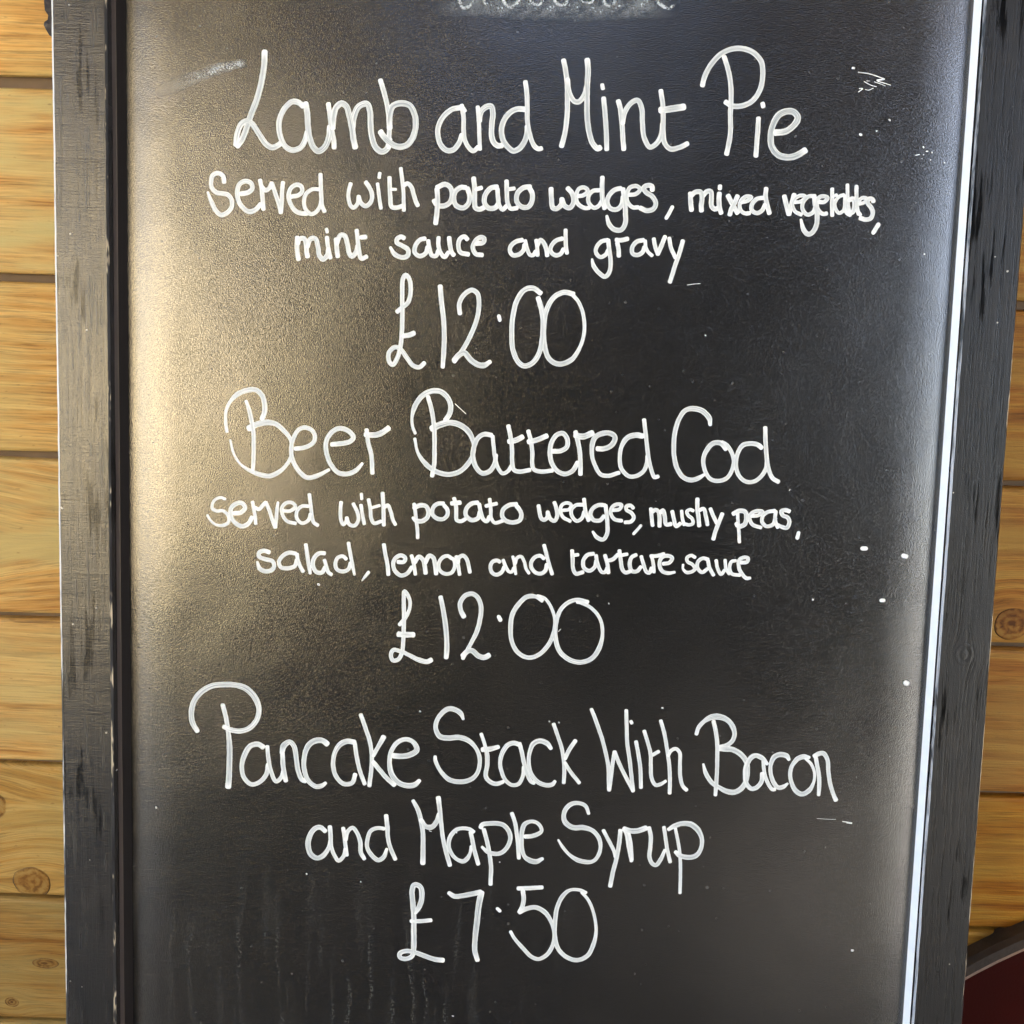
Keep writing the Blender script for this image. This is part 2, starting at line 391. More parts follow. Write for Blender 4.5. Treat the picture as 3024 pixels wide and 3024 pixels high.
# ------------------------------------------------------------------ the leaning chalkboard
sign = link(bpy.data.objects.new('chalkboard_sign', None))
U = Vector((0.9998, -0.0170, 0.0032)).normalized()
Vv = Vector((0.0001, 0.1917, 0.9814)); Vv = (Vv - U*Vv.dot(U)).normalized()
Nn = U.cross(Vv)
Cc = Vector((-0.00765, 0.70309, -0.21063 + CAM_H))
base = Cc - Vv*V0
sign.matrix_world = Matrix(((U.x, Vv.x, Nn.x, base.x), (U.y, Vv.y, Nn.y, base.y), (U.z, Vv.z, Nn.z, base.z), (0, 0, 0, 1)))
tag(sign, 'black framed chalkboard menu leaning on the timber wall, lettered in white marker', 'chalkboard')
VT = V0 + 0.56
UL, UR = -0.2789, 0.3025
M_panel = mat_panel()
M_pback = mat_plain('panel_back', (0.05, 0.045, 0.04), 0.7)
# panel sheet (front face n = 0)
def bow(x):
    """the thin sheet is pulled back under the beads along both long edges"""
    e = max(0.0, 0.038 - (x - UL), 0.038 - (UR - x))
    return -0.0024*(e/0.038)**2
xs_ = [UL - .004 + (UR - UL + .006)*i/240 for i in range(241)]
pv = []; pf = []; pm_ = []
for y in (.06, VT - .02):
    pv += [(x, y, bow(x)) for x in xs_]
for y in (.06, VT - .02):
    pv += [(x, y, -0.009) for x in xs_]
for i in range(240):
    pf.append((i, i + 1, 241 + i + 1, 241 + i)); pm_.append(0)
    pf.append((482 + i + 1, 482 + i, 723 + i, 723 + i + 1)); pm_.append(1)
for q in ((0, 241, 723, 482), (240, 722, 963, 481)): pf.append(q); pm_.append(1)
panel = mesh_obj('writing_panel', pv, pf, [M_panel, M_pback], sign, smooth=True, fmat=pm_)

def rail(name, prof, y0, y1, mats, pm, parent, jit, seed, step=0.004):
    """long timber of constant profile (list of (x, n)) along v with slightly uneven arrises"""
    n = int((y1 - y0)/step); m = len(prof); vs = []; fs = []; fm = []
    for i in range(n + 1):
        y = y0 + (y1 - y0)*i/n
        for k, (x, z) in enumerate(prof):
            j = jit*(mnoise.noise(Vector((y*55, k*0.37 + seed, 0))) + 1.4*mnoise.noise(Vector((y*9, k*.21 + seed, 2))) + 0.6*mnoise.noise(Vector((y*190, k*1.3 + seed, 5))))
            vs.append((x + j, y, z - abs(j)*0.5))
    for i in range(n):
        for k in range(m):
            k2 = (k + 1) % m
            fs.append((i*m + k, i*m + k2, (i+1)*m + k2, (i+1)*m + k)); fm.append(pm[k])
    fs.append(tuple(range(m))[::-1]); fm.append(0); fs.append(tuple(range(n*m, n*m + m))); fm.append(0)
    o = mesh_obj(name, vs, fs, mats, parent, fmat=fm)
    return o
NF = 0.0150
M_fl = mat_frame('black_painted_timber_left', saw=0.45, rough=0.19, seed=1.3, spec=0.62, gash=0.45)
M_fr = mat_frame('black_painted_timber_right', knots=[(0.3225, V0 - 0.0900, 0.0062)], saw=0.0, rough=0.30, seed=6.1, spec=0.35)
M_we = mat_worn_edge('rubbed_outer_edge', 0.42, 0.50, (0.52, 0.51, 0.48), 2.0, 0.10)
M_wd = mat_worn_edge('chipped_edge', 0.53, 0.56, (0.62, 0.52, 0.36), 8.0)
M_wi = mat_worn_edge('chipped_inner_edge', 0.38, 0.50, (0.42, 0.43, 0.46), 5.0)
# left upright: from outer back corner, going round counter-clockwise (seen from the foot)
xo, xi = -0.3219, -0.2842
profL = [(xo, -0.012), (xi, -0.012), (xi, NF - .0015), (xi - .0012, NF), (xo + .0014, NF), (xo, NF - .0009)]
rail('upright', profL, 0.0, VT, [M_fl, M_we, M_wd], [0, 0, 2, 0, 1, 0], sign, 0.00022, 1.0)
xi2, xo2, NR = 0.3049, 0.3414, 0.0092
profR = [(xi2, -0.012), (xo2, -0.012), (xo2, NR - .0018), (xo2 - .0012, NR), (xi2 + .0012, NR), (xi2 + .0001, NR - .0022)]
rail('upright', profR, 0.0, VT, [M_fr, M_wi, M_wd], [0, 0, 2, 0, 1, 0], sign, 0.00022, 4.0)
# beads that hold the panel
M_bead = mat_plain('dark_brown_bead', (0.085, 0.066, 0.058), 0.42, 30, 0.2, 0.5, 0.00005)
M_beadin = mat_plain('black_bead_side', (0.010, 0.007, 0.006), 0.6, 30, 0.2, 0.3, 0.00005)
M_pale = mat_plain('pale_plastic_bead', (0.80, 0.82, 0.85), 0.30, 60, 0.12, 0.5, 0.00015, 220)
rail('bead', [(-0.2840, -0.0026), (-0.2778, -0.0026), (-0.2809, .0065), (-0.2840, .0065)], 0.02, VT - .03,
     [M_bead, M_beadin], [1, 1, 0, 0], sign, 0.00006, 9.0)
bR = rail('bead', [(0.3019, -0.0026), (0.3047, -0.0026), (0.3047, .0050), (0.3044, .0050)], 0.02, VT - .03,
     [M_bead, M_pale], [0, 0, 0, 1], sign, 0.00005, 12.0)
bR['label'] = 'pale bead catching the light'
# top and bottom rails (outside the view)
def box(name, x0, x1, y0, y1, z0, z1, mat, parent, bev=0.001):
    xs = [x0, x1]; 
    vs = []
    for z, ins in ((z0, bev), (z0 + bev, 0), (z1 - bev, 0), (z1, bev)):
        vs += [(x0 + ins, y0 + ins, z), (x1 - ins, y0 + ins, z), (x1 - ins, y1 - ins, z), (x0 + ins, y1 - ins, z)]
    fs = [(3, 2, 1, 0), (12, 13, 14, 15)]
    for L in range(3):
        for k in range(4):
            a = L*4 + k; b = L*4 + (k+1) % 4
            fs.append((a, b, b + 4, a + 4))
    return mesh_obj(name, vs, fs, mat, parent)
box('rail', -0.2840, 0.3034, VT - .045, VT - .002, -.012, NR - .002, M_fl, sign)
box('rail', -0.2840, 0.3034, .03, .09, -.012, NR - .002, M_fl, sign)
# the dark scalloped hinge plate that sticks out behind the left upright at the top
def px_hinge():
    y = V0
    out = [(-.322, .36), (-.3322, .36), (-.3320, .3437), (-.3315, .3370), (-.3292, .3337), (-.3296, .3308), (-.3320, .3292), (-.3322, .3269), (-.3308, .3240), (-.3286, .3205), (-.322, .318)]
    vs = [(x, y + v, .004) for x, v in out] + [(x, y + v, -.012) for x, v in out]
    k = len(out)
    fs = [tuple(range(k))[::-1], tuple(range(k, 2*k))]
    for i in range(k): fs.append((i, (i+1) % k, (i+1) % k + k, i + k))
    return mesh_obj('hinge_plate', vs, fs, mat_plain('dark_purple_metal', (0.010, 0.007, 0.014), 0.35, 60, 0.5, 0.35, 0.0006, 180), sign)
px_hinge()

# ------------------------------------------------------------------ writing
M_ink = mat_ink()
M_dust = mat_chalk('white_chalk_dust', (0.62, 0.66, 0.67), 0.40, 0.62, 900, 1.1)
M_smear = mat_chalk('rubbed_chalk_smear', (0.50, 0.53, 0.54), 0.38, 0.62, 900, 0.55)
M_cloud = mat_chalk('faint_chalk_cloud', (0.42, 0.46, 0.48), 0.40, 0.66, 800, 0.5)
WK = 0.965
def catmull(P, step):
    """P: (x, y, w) control points -> evenly spaced samples with width"""
    if len(P) == 2:
        a, b = P; P = [a, tuple((a[i]*2 + b[i])/3 for i in range(3)), tuple((a[i] + b[i]*2)/3 for i in range(3)), b]
    E = [tuple(2*P[0][i] - P[1][i] for i in range(2)) + (P[0][2],)] + list(P) + [tuple(2*P[-1][i] - P[-2][i] for i in range(2)) + (P[-1][2],)]
    out = []
    for i in range(1, len(E) - 2):
        p0, p1, p2, p3 = E[i-1], E[i], E[i+1], E[i+2]
        d1 = max(1e-6, math.dist(p0[:2], p1[:2])**.5); d2 = max(1e-6, math.dist(p1[:2], p2[:2])**.5); d3 = max(1e-6, math.dist(p2[:2], p3[:2])**.5)
        t0, t1, t2, t3 = 0, d1, d1 + d2, d1 + d2 + d3
        n = max(2, int(math.dist(p1[:2], p2[:2])/step*1.0 + 0.5))
        for k in range(n):
            t = t1 + (t2 - t1)*k/n
            q = []
            for c in range(2):
                A1 = (t1-t)/(t1-t0)*p0[c] + (t-t0)/(t1-t0)*p1[c]; A2 = (t2-t)/(t2-t1)*p1[c] + (t-t1)/(t2-t1)*p2[c]; A3 = (t3-t)/(t3-t2)*p2[c] + (t-t2)/(t3-t2)*p3[c]
                B1 = (t2-t)/(t2-t0)*A1 + (t-t0)/(t2-t0)*A2; B2 = (t3-t)/(t3-t1)*A2 + (t-t1)/(t3-t1)*A3
                q.append((t2-t)/(t2-t1)*B1 + (t-t1)/(t2-t1)*B2)
            q.append(p1[2] + (p2[2] - p1[2])*k/n)
            out.append(tuple(q))
    out.append(tuple(P[-1]))
    return out
LV = [-1.0, -0.62, 0.0, 0.62, 1.0]; LH = [0.0, 0.8, 1.0, 0.8, 0.0]
def ribbon(vs, fs, att, P, lift, seed, thick=0.00003, ragged=0.07, step=0.0009, endwhite=0.006, fade=0.0, rnd_end=False):
    pts = catmull([(a*1e-4, b*1e-4, w*1e-4*WK) for a, b, w in P], step)
    n = len(pts)
    dist = [0.0]
    for i in range(1, n): dist.append(dist[-1] + math.dist(pts[i][:2], pts[i-1][:2]))
    L = dist[-1]
    rows_ = []
    def tang(i):
        a = pts[max(0, i-1)]; b = pts[min(n-1, i+1)]
        d = math.hypot(b[0]-a[0], b[1]-a[1]) or 1e-9
        return (b[0]-a[0])/d, (b[1]-a[1])/d
    t0 = tang(0); t1 = tang(n-1); w0 = pts[0][2]; w1 = pts[-1][2]
    EN = ((.30, .42), (.20, .78)) if not rnd_end else ((.50, .10), (.40, .60), (.20, .90))
    seq = [(pts[0][0] - t0[0]*w0*e, pts[0][1] - t0[1]*w0*e, w0*s, t0, 0.0) for e, s in EN]
    seq += [(pts[i][0], pts[i][1], pts[i][2], tang(i), dist[i]) for i in range(n)]
    seq += [(pts[-1][0] + t1[0]*w1*e, pts[-1][1] + t1[1]*w1*e, w1*s, t1, L) for e, s in EN[::-1]]
    base_i = len(vs)
    for (x, y, w, t, d) in seq:
        jl = 1 + ragged*mnoise.noise(Vector((d*260, seed*3.1, 0))) + ragged*.8*mnoise.noise(Vector((d*900, seed, 4)))
        jr = 1 + ragged*mnoise.noise(Vector((d*260, seed*3.1, 9))) + ragged*.8*mnoise.noise(Vector((d*900, seed, 7)))
        e = min(1.0, min(d, L - d)/endwhite)
        if fade: e = min(1.0, min(d/fade[0] if fade[0] else 1, (L - d)/fade[1] if fade[1] else 1))
        if not fade: e *= min(1.0, (w/0.0044)**1.5)
        for lv, lh in zip(LV, LH):
            s = lv*(jl if lv < 0 else jr)*w/2
            vs.append((x - t[1]*s, y + t[0]*s + V0, lift + lh*thick + bow(x - t[1]*s)))
            att.append((d, (lv + 1)/2, e, (seed*0.137) % 1.0))
    m = len(LV)
    for i in range(len(seq) - 1):
        for k in range(m - 1):
            a = base_i + i*m + k
            fs.append((a + 1, a, a + m, a + m + 1))
def ink(name, strokes, mat, lift0=0.00004, thick=0.00003, **kw):
    vs, fs, att = [], [], []
    for s in strokes:
        ink.k += 1
        ribbon(vs, fs, att, s, lift0 + (ink.k % 7)*0.000012, ink.k*1.618, thick, **kw)
    o = mesh_obj(name, vs, fs, mat, panel, smooth=True)
    at = o.data.attributes.new('pen', 'FLOAT_COLOR', 'POINT')
    at.data.foreach_set('color', [c for a in att for c in a])
    return o
ink.k = 0
STROKES = """L -1799,3138,41 -1803,3045,41 -1820,2940,41 -1852,2819,41 -1896,2706,41 -1925,2620,41 -1958,2541,41 -1991,2501,41|-1998,2508,38 -1987,2590,38 -1958,2651,38 -1921,2671,38 -1888,2656,38 -1836,2586,38 -1784,2516,38 -1740,2496,38 -1703,2511,38 -1674,2537,38
a -1529,2777,37 -1558,2801,37 -1602,2807,37 -1653,2767,37 -1690,2696,37 -1697,2639,37 -1685,2568,37 -1651,2505,37 -1600,2481,37 -1548,2497,37 -1516,2543,37 -1498,2608,37|-1513,2797,41 -1499,2728,41 -1494,2643,41 -1483,2573,41 -1453,2502,41 -1416,2478,41 -1372,2511,41 -1347,2575,41 -1340,2646,41
m -1353,2798,34 -1341,2717,34 -1329,2632,34 -1313,2555,34 -1309,2502,34|-1322,2633,41 -1315,2717,41 -1298,2774,41 -1262,2802,41 -1228,2783,41 -1206,2720,41 -1186,2635,41 -1174,2558,41 -1162,2508,41|-1184,2635,41 -1173,2720,41 -1148,2777,41 -1115,2799,41 -1082,2801,41 -1063,2751,41 -1058,2673,41 -1050,2596,41 -1019,2511,41 -975,2484,41 -935,2510,41 -924,2570,41
b -994,2963,34 -967,2879,34 -944,2795,34 -931,2711,34 -926,2641,34 -929,2570,34 -931,2513,34|-925,2641,41 -926,2725,41 -907,2789,41 -856,2811,41 -790,2799,41 -753,2736,41 -744,2659,41 -764,2581,41 -807,2530,41 -866,2520,41 -917,2542,41 -962,2583,41 -988,2618,41
a -429,2792,36 -498,2776,36 -555,2726,36 -586,2662,36 -589,2605,36 -565,2535,37 -521,2501,37 -477,2509,36 -442,2552,36 -421,2609,36|-429,2806,32 -413,2722,32 -411,2637,32 -398,2567,32 -360,2511,32 -338,2503,32 -306,2530,32|-426,2799,25 -402,2768,25
n -317,2798,29 -306,2689,29 -300,2583,29 -295,2513,29|-305,2703,39 -294,2766,39 -258,2799,39 -224,2803,39 -212,2761,39 -216,2691,39 -217,2613,39 -201,2564,39 -172,2542,39 -142,2544,39
d 7,2788,38 -41,2789,38 -91,2767,38 -133,2713,38 -149,2650,38 -136,2580,38 -98,2531,38 -61,2509,38 -18,2529,38 16,2583,38 29,2639,38 28,2675,38|6,2972,33 18,2899,33 24,2801,33 27,2717,33 40,2647,33 60,2584,33 83,2542,33 113,2525,33 131,2530,33
M 263,3119,36 278,3057,36 294,2960,36 298,2876,36 300,2785,36 296,2694,36 284,2610,36 268,2546,36|294,2995,35 310,2905,35 345,2849,35 377,2846,35 412,2889,35 428,2949,35|425,3126,39 433,3053,39 431,2949,39 433,2851,39 438,2753,39 453,2655,39 481,2572,39 519,2536,39 536,2545,39
i 533,2963,29 540,2935,29|546,2874,35 559,2779,35 573,2648,35 581,2531,35
n 647,2857,35 663,2809,35 679,2707,35 688,2613,35 698,2534,35|682,2707,35 695,2782,35 739,2848,35 781,2863,35 809,2812,35 819,2710,35 835,2616,35 876,2554,35 923,2581,35 953,2647,35 957,2713,35
t 935,2931,34 952,2843,34 959,2750,35 963,2657,35 977,2582,35 1020,2544,35 1078,2556,35 1134,2583,35|937,2801,46 1018,2812,46 1099,2827,46
P 1217,2969,36 1228,3025,36 1263,3099,36 1326,3174,36 1400,3212,36 1476,3218,36 1553,3192,36 1609,3133,36 1623,3041,36 1609,2949,36 1560,2874,36 1495,2842,36 1428,2839,36 1379,2865,36|1355,3161,34 1382,3092,34 1406,3000,34 1416,2889,34 1417,2778,34 1423,2666,34 1413,2573,34 1403,2518,35
i 1632,2861,32 1638,2838,32|1609,2763,34 1609,2670,34 1606,2577,34 1605,2509,34
e 1726,2668,44 1799,2679,44 1854,2722,44 1876,2769,44 1850,2805,44 1802,2812,44 1746,2785,44 1707,2709,44 1699,2635,44 1712,2570,44 1760,2519,44 1818,2506,44 1875,2517,44 1940,2556,44
S -2080,2251,31 -2088,2293,31 -2124,2314,31 -2160,2299,31 -2172,2260,31 -2168,2214,31 -2132,2180,31 -2092,2175,31 -2051,2166,31 -2027,2131,31 -2027,2085,31 -2059,2045,31 -2100,2028,31 -2136,2055,31 -2168,2113,31 -2196,2182,16
e -1963,2176,32 -1907,2189,32 -1881,2216,32 -1891,2251,32 -1931,2263,32 -1971,2242,32 -1987,2195,32 -1979,2132,32 -1951,2086,32 -1906,2056,32 -1858,2069,32 -1822,2109,32
r -1827,2272,30 -1814,2206,31 -1808,2136,31 -1802,2074,31|-1817,2229,30 -1790,2203,30 -1762,2219,30 -1745,2254,30
v -1745,2254,30 -1714,2170,30 -1689,2100,31 -1679,2054,31|-1679,2054,31 -1674,2132,30 -1671,2209,30 -1666,2260,30
e -1610,2164,30 -1554,2177,30 -1530,2205,30 -1538,2236,30 -1570,2247,30 -1610,2222,30 -1626,2172,30 -1609,2110,30 -1569,2064,31 -1512,2051,30 -1480,2058,30
d -1410,2219,27 -1458,2218,27 -1502,2186,27 -1517,2135,27 -1505,2081,27 -1468,2049,27 -1424,2071,27 -1401,2115,27 -1397,2146,27|-1403,2322,29 -1400,2247,29 -1396,2169,29 -1389,2107,29 -1372,2069,29
w -1191,2263,27 -1202,2220,27 -1205,2166,27 -1188,2112,27 -1168,2100,27 -1141,2128,27 -1133,2179,27|-1133,2175,30 -1117,2133,30 -1081,2113,30 -1045,2146,30 -1040,2193,30 -1059,2239,30 -1085,2275,30
i -988,2339,24 -992,2306,24|-1003,2267,25 -994,2209,26 -985,2147,26 -976,2099,26
t -920,2311,30 -918,2257,30 -912,2180,30 -901,2112,30 -865,2107,30 -825,2120,30|-907,2230,21 -873,2231,21
h -842,2375,27 -831,2298,27 -821,2221,27 -818,2151,27 -815,2089,27|-818,2260,30 -796,2272,30 -768,2253,30 -747,2192,30 -730,2145,30 -718,2124,30
p -587,2241,35 -581,2161,35 -584,2080,35 -591,2004,35|-587,2250,35 -533,2273,35 -494,2252,35 -481,2203,35 -493,2154,35 -539,2126,35 -585,2132,35 -606,2162,35
o -386,2254,35 -422,2254,35 -458,2226,35 -469,2181,35 -452,2132,35 -401,2116,35 -365,2148,35 -359,2202,35 -375,2250,35
t -333,2320,35 -325,2247,35 -323,2167,35 -315,2118,35 -286,2109,35 -245,2128,35|-317,2243,29 -276,2255,29
a -167,2264,35 -212,2254,35 -247,2213,35 -255,2159,35 -227,2120,35 -181,2121,35 -154,2153,35|-166,2250,31 -160,2188,31 -149,2135,31 -126,2111,31 -99,2136,31
t -104,2305,31 -100,2225,31 -92,2154,31 -71,2119,31 -25,2124,31|-93,2249,27 -48,2256,27
o 62,2269,35 16,2263,35 -24,2227,35 -31,2173,35 2,2134,35 47,2131,35 74,2167,35 77,2220,35 57,2260,35
w 206,2261,35 210,2197,35 223,2130,35 249,2126,35 280,2154,35 283,2194,35|283,2191,35 303,2147,35 340,2133,35 365,2173,35 355,2227,35 321,2266,35
e 387,2214,29 428,2219,29 461,2251,29 435,2273,29 399,2263,29 382,2218,29 393,2165,29 440,2135,29 476,2136,29
d 540,2257,29 499,2252,29 468,2220,29 470,2171,29 508,2137,29 539,2151,29 561,2187,29|558,2345,33 558,2267,33 565,2187,33 581,2134,33
g 689,2274,33 644,2260,33 609,2223,33 597,2179,33 622,2135,33 667,2131,33 698,2163,33 705,2217,33|703,2270,34 715,2199,34 726,2111,35 726,2030,35 700,1992,35 655,1993,35 617,2028,35 598,2085,20
e 745,2231,29 790,2236,29 821,2268,29 797,2290,29 752,2280,29 731,2235,29 738,2182,29 776,2146,29 812,2148,29
s 905,2264,34 901,2292,34 870,2296,34 843,2280,34 862,2251,34 909,2221,34 933,2178,34 921,2142,34 877,2126,34 826,2144,34
comma 1048,2154,27 1031,2118,27 1010,2080,27
m 1168,2251,34 1173,2189,34 1181,2136,35|1176,2236,34 1203,2259,34 1238,2260,34 1250,2214,34 1246,2168,34 1250,2133,34|1253,2233,34 1281,2265,34 1308,2265,34 1315,2216,34 1317,2170,34 1341,2147,34 1372,2163,34
i 1369,2305,30 1370,2284,30|1367,2255,34 1367,2209,34 1372,2163,34 1386,2121,34
x 1427,2241,34 1453,2196,34 1482,2150,34 1499,2124,34|1493,2239,34 1473,2189,34 1455,2150,34 1445,2111,34
e 1519,2197,28 1565,2210,28 1588,2233,28 1556,2238,28 1526,2220,28 1510,2182,28 1522,2140,28 1554,2123,28 1581,2126,28
d 1666,2231,30 1627,2223,30 1594,2184,30 1596,2145,30 1632,2127,30 1666,2147,30 1684,2186,30|1686,2295,33 1685,2239,33 1698,2186,33 1717,2127,33
v 1813,2246,34 1832,2181,34 1851,2124,34|1851,2124,34 1865,2190,34 1881,2258,34
e 1886,2206,26 1932,2214,26 1958,2246,26 1922,2252,26 1885,2229,26 1871,2190,26 1893,2144,27 1937,2124,27
g 2024,2251,28 1977,2246,28 1944,2207,28 1943,2161,28 1976,2125,28 2014,2140,28 2031,2186,28|2020,2243,34 2029,2186,34 2045,2125,34 2043,2056,34 2022,2009,34 1991,1993,34 1958,2023,34 1935,2092,19
e 2049,2213,28 2088,2214,28 2110,2241,28 2078,2252,28 2048,2240,28 2038,2201,28 2052,2156,28 2085,2131,28 2110,2136,28
t 2137,2302,28 2141,2242,28 2143,2181,28 2148,2121,28|2144,2250,20 2171,2264,20
a 2221,2263,25 2187,2251,25 2162,2212,25 2169,2166,25 2194,2140,25 2224,2160,25 2232,2206,25|2232,2256,34 2235,2198,34 2246,2149,34 2272,2130,34
b 2239,2332,26 2244,2267,26 2252,2199,26 2266,2134,26|2254,2229,34 2285,2238,34 2298,2192,34 2286,2150,34 2256,2141,34
l 2301,2324,28 2306,2253,28 2313,2185,28 2328,2135,28
e 2322,2204,26 2360,2216,26 2378,2241,26 2343,2245,26 2321,2216,26 2314,2169,26 2341,2130,26
s 2423,2222,31 2417,2237,31 2390,2240,31 2382,2217,31 2409,2183,31 2423,2149,31 2413,2112,31 2383,2101,31 2339,2110,31
comma 2466,2069,30 2436,2015,30
m -1562,1887,33 -1564,1829,33 -1560,1778,33 -1552,1735,33|-1558,1844,33 -1544,1876,33 -1514,1879,33 -1499,1838,33 -1495,1794,33 -1488,1755,33|-1491,1823,33 -1469,1878,33 -1435,1881,33 -1415,1825,33 -1405,1768,33 -1379,1741,33 -1349,1769,33 -1342,1813,33
i -1357,1949,24 -1351,1927,24|-1353,1893,30 -1346,1834,30 -1335,1784,30 -1327,1751,30
n -1288,1883,33 -1283,1821,33 -1275,1762,33|-1284,1850,33 -1258,1909,33 -1229,1906,33 -1207,1845,33 -1194,1787,33 -1175,1766,33 -1146,1796,33 -1135,1839,33
t -1144,1946,30 -1136,1883,30 -1127,1811,30 -1108,1753,30 -1071,1767,30|-1114,1898,33 -1079,1902,33
s -809,1899,32 -831,1908,32 -859,1893,32 -860,1868,32 -821,1847,32 -780,1819,33 -784,1779,33 -819,1767,33 -872,1786,33 -906,1834,19
a -663,1900,31 -696,1892,31 -727,1856,31 -735,1806,31 -701,1779,31 -657,1800,31 -644,1844,31|-641,1887,29 -632,1837,30 -613,1787,30 -583,1784,30 -569,1820,29
u -568,1911,29 -569,1860,29 -554,1810,29 -524,1778,30 -497,1811,29|-494,1912,32 -487,1855,32 -473,1808,32 -458,1792,32
c -366,1901,32 -387,1921,32 -416,1906,32 -429,1864,32 -414,1813,32 -356,1799,32
e -305,1874,32 -254,1884,32 -249,1911,32 -277,1918,32 -313,1888,32 -327,1844,32 -304,1803,32 -259,1797,32
a 18,1907,31 -25,1895,31 -61,1865,31 -67,1829,31 -44,1801,31 -1,1809,31 28,1839,31 34,1875,31|37,1903,28 51,1853,28 73,1807,28 95,1804,28 112,1833,28
n 114,1909,28 123,1855,28 126,1803,28|122,1870,31 143,1910,31 166,1892,31 185,1850,31 194,1803,31
d 296,1923,31 253,1909,31 221,1872,31 215,1836,31 249,1809,31 285,1817,31 306,1852,31|316,1983,29 318,1925,29 322,1867,29 331,1823,29
g 611,1921,29 567,1909,29 533,1865,29 534,1829,29 564,1803,29 600,1820,29 617,1853,29|614,1921,31 624,1853,31 637,1774,31 630,1702,31 602,1670,31 553,1700,31 519,1743,31 506,1789,15
r 677,1904,31 688,1862,31 692,1812,31|669,1922,32 713,1923,32 749,1933,32
a 859,1927,31 815,1915,31 784,1878,31 786,1835,31 819,1823,31 855,1844,31 868,1880,31|870,1923,25 876,1881,25 891,1849,25 923,1821,25
v 929,1938,28 942,1882,28 961,1832,28|961,1832,31 984,1890,31 1007,1954,31
y 1036,1945,28 1051,1878,28 1086,1810,28|1131,1928,31 1111,1843,31 1084,1757,31 1067,1691,31 1053,1644,31
pound -851,1391,31 -812,1424,31 -774,1459,31 -757,1536,31 -769,1621,31 -795,1647,31 -813,1620,31 -816,1509,31 -813,1382,31 -814,1254,31 -821,1159,31 -841,1073,31 -875,1020,31 -901,1045,31 -902,1105,31 -859,1144,31 -820,1129,31 -771,1066,31 -731,1020,31 -687,1008,31 -649,1039,31|-804,1224,35 -761,1231,35 -727,1246,35
1 -550,1577,35 -539,1474,35 -521,1347,35 -513,1219,35 -515,1116,35 -520,1013,30
2 -407,1388,33 -412,1460,33 -382,1520,33 -327,1554,33 -287,1531,33 -274,1455,33 -287,1353,33 -328,1241,33 -377,1145,33 -440,1054,33|-440,1062,40 -411,1097,40 -372,1118,40 -323,1070,40 -270,1037,40 -227,1034,40 -184,1061,29
point -132,1378,28 -125,1353,28
0 157,1544,36 103,1578,36 43,1565,36 -6,1496,36 -33,1385,36 -38,1266,36 -26,1146,36 15,1062,36 59,1037,36 119,1065,36 160,1134,36 178,1237,36 178,1365,36 158,1458,36 139,1513,36
0 387,1544,36 318,1555,36 251,1520,36 202,1434,36 186,1323,36 193,1195,36 230,1093,36 301,1057,36 386,1089,36 443,1176,26 470,1279,26 461,1398,26 424,1490,26 375,1544,26
B -2058,511,23 -2067,586,23 -2064,661,23 -2033,729,23 -1980,783,35 -1913,811,35 -1852,816,35 -1807,780,35 -1787,714,35 -1789,654,35 -1806,609,35|-1900,540,47 -1843,570,41 -1775,587,41 -1707,578,33 -1646,531,33 -1600,472,26 -1589,405,26 -1599,337,26 -1637,275,26 -1690,229,33 -1750,204,33 -1819,213,33 -1888,238,26 -1964,288,17 -2010,362,17 -2033,452,17|-1920,736,21 -1897,666,30 -1880,592,30 -1866,502,30 -1864,412,30 -1865,321,30 -1869,246,26
e -1566,406,30 -1501,415,30 -1441,447,30 -1423,485,30 -1442,537,30 -1495,558,30 -1540,542,30 -1578,480,30 -1594,405,30 -1584,330,33 -1538,248,33 -1477,201,33 -1409,215,33 -1318,263,21
e -1304,444,33 -1237,452,33 -1169,470,33 -1147,501,33 -1186,545,33 -1246,560,33 -1299,534,33 -1339,473,33 -1342,397,33 -1311,308,33 -1257,246,33 -1197,235,33 -1129,261,33 -1080,315,20
r -1054,556,30 -1041,466,30 -1017,377,30 -1007,246,30|-1061,522,39 -997,520,39 -944,537,39 -896,574,39
B -705,540,21 -725,588,21 -730,655,21 -712,730,37 -662,806,37 -595,843,37 -535,843,37 -482,803,37 -457,745,37 -464,685,37 -492,640,37|-588,576,47 -530,607,46 -455,624,40 -380,606,40 -319,555,40 -287,481,30 -289,407,30 -328,330,35 -387,276,35 -462,255,35 -545,271,35 -622,322,35 -683,402,21 -708,503,21|-620,803,31 -596,726,31 -579,644,31 -568,540,32 -565,421,32 -565,331,32 -578,240,32
a -161,543,34 -214,549,34 -258,520,34 -283,459,34 -291,399,35 -268,317,35 -222,272,35 -169,287,35 -133,344,34 -128,404,34|-154,538,28 -144,463,28 -133,389,28 -110,315,28 -75,274,28 -35,294,28 -13,333,28
t -44,614,31 -27,541,31 -13,452,31 -10,363,31 4,303,31 41,291,31 119,305,31|-37,502,39 12,513,39 59,538,39
t 99,582,30 118,516,30 132,427,30 134,352,30 146,311,30 198,296,30 280,306,30|102,504,37 161,519,37 231,551,37
e 275,442,34 335,448,34 377,479,34 377,531,34 346,571,34 301,559,34 267,505,34 257,431,34 274,356,34 317,301,34 370,284,34 422,308,34 457,369,34
r 433,585,33 454,511,33 470,437,33 476,362,33 479,284,33|432,561,43 488,553,43 554,581,43
e 591,470,37 646,473,37 697,504,37 714,557,37 679,582,37 627,580,37 576,553,37 556,500,37 557,418,30 584,344,30 623,289,30 676,280,30 753,305,30
d 910,569,39 858,575,39 799,552,39 761,484,30 754,394,30 771,328,30 825,281,30 877,286,30 928,325,30 947,385,30 949,430,30|914,685,30 928,593,30 942,504,30 957,415,30 979,334,30 1004,281,30 1030,287,30
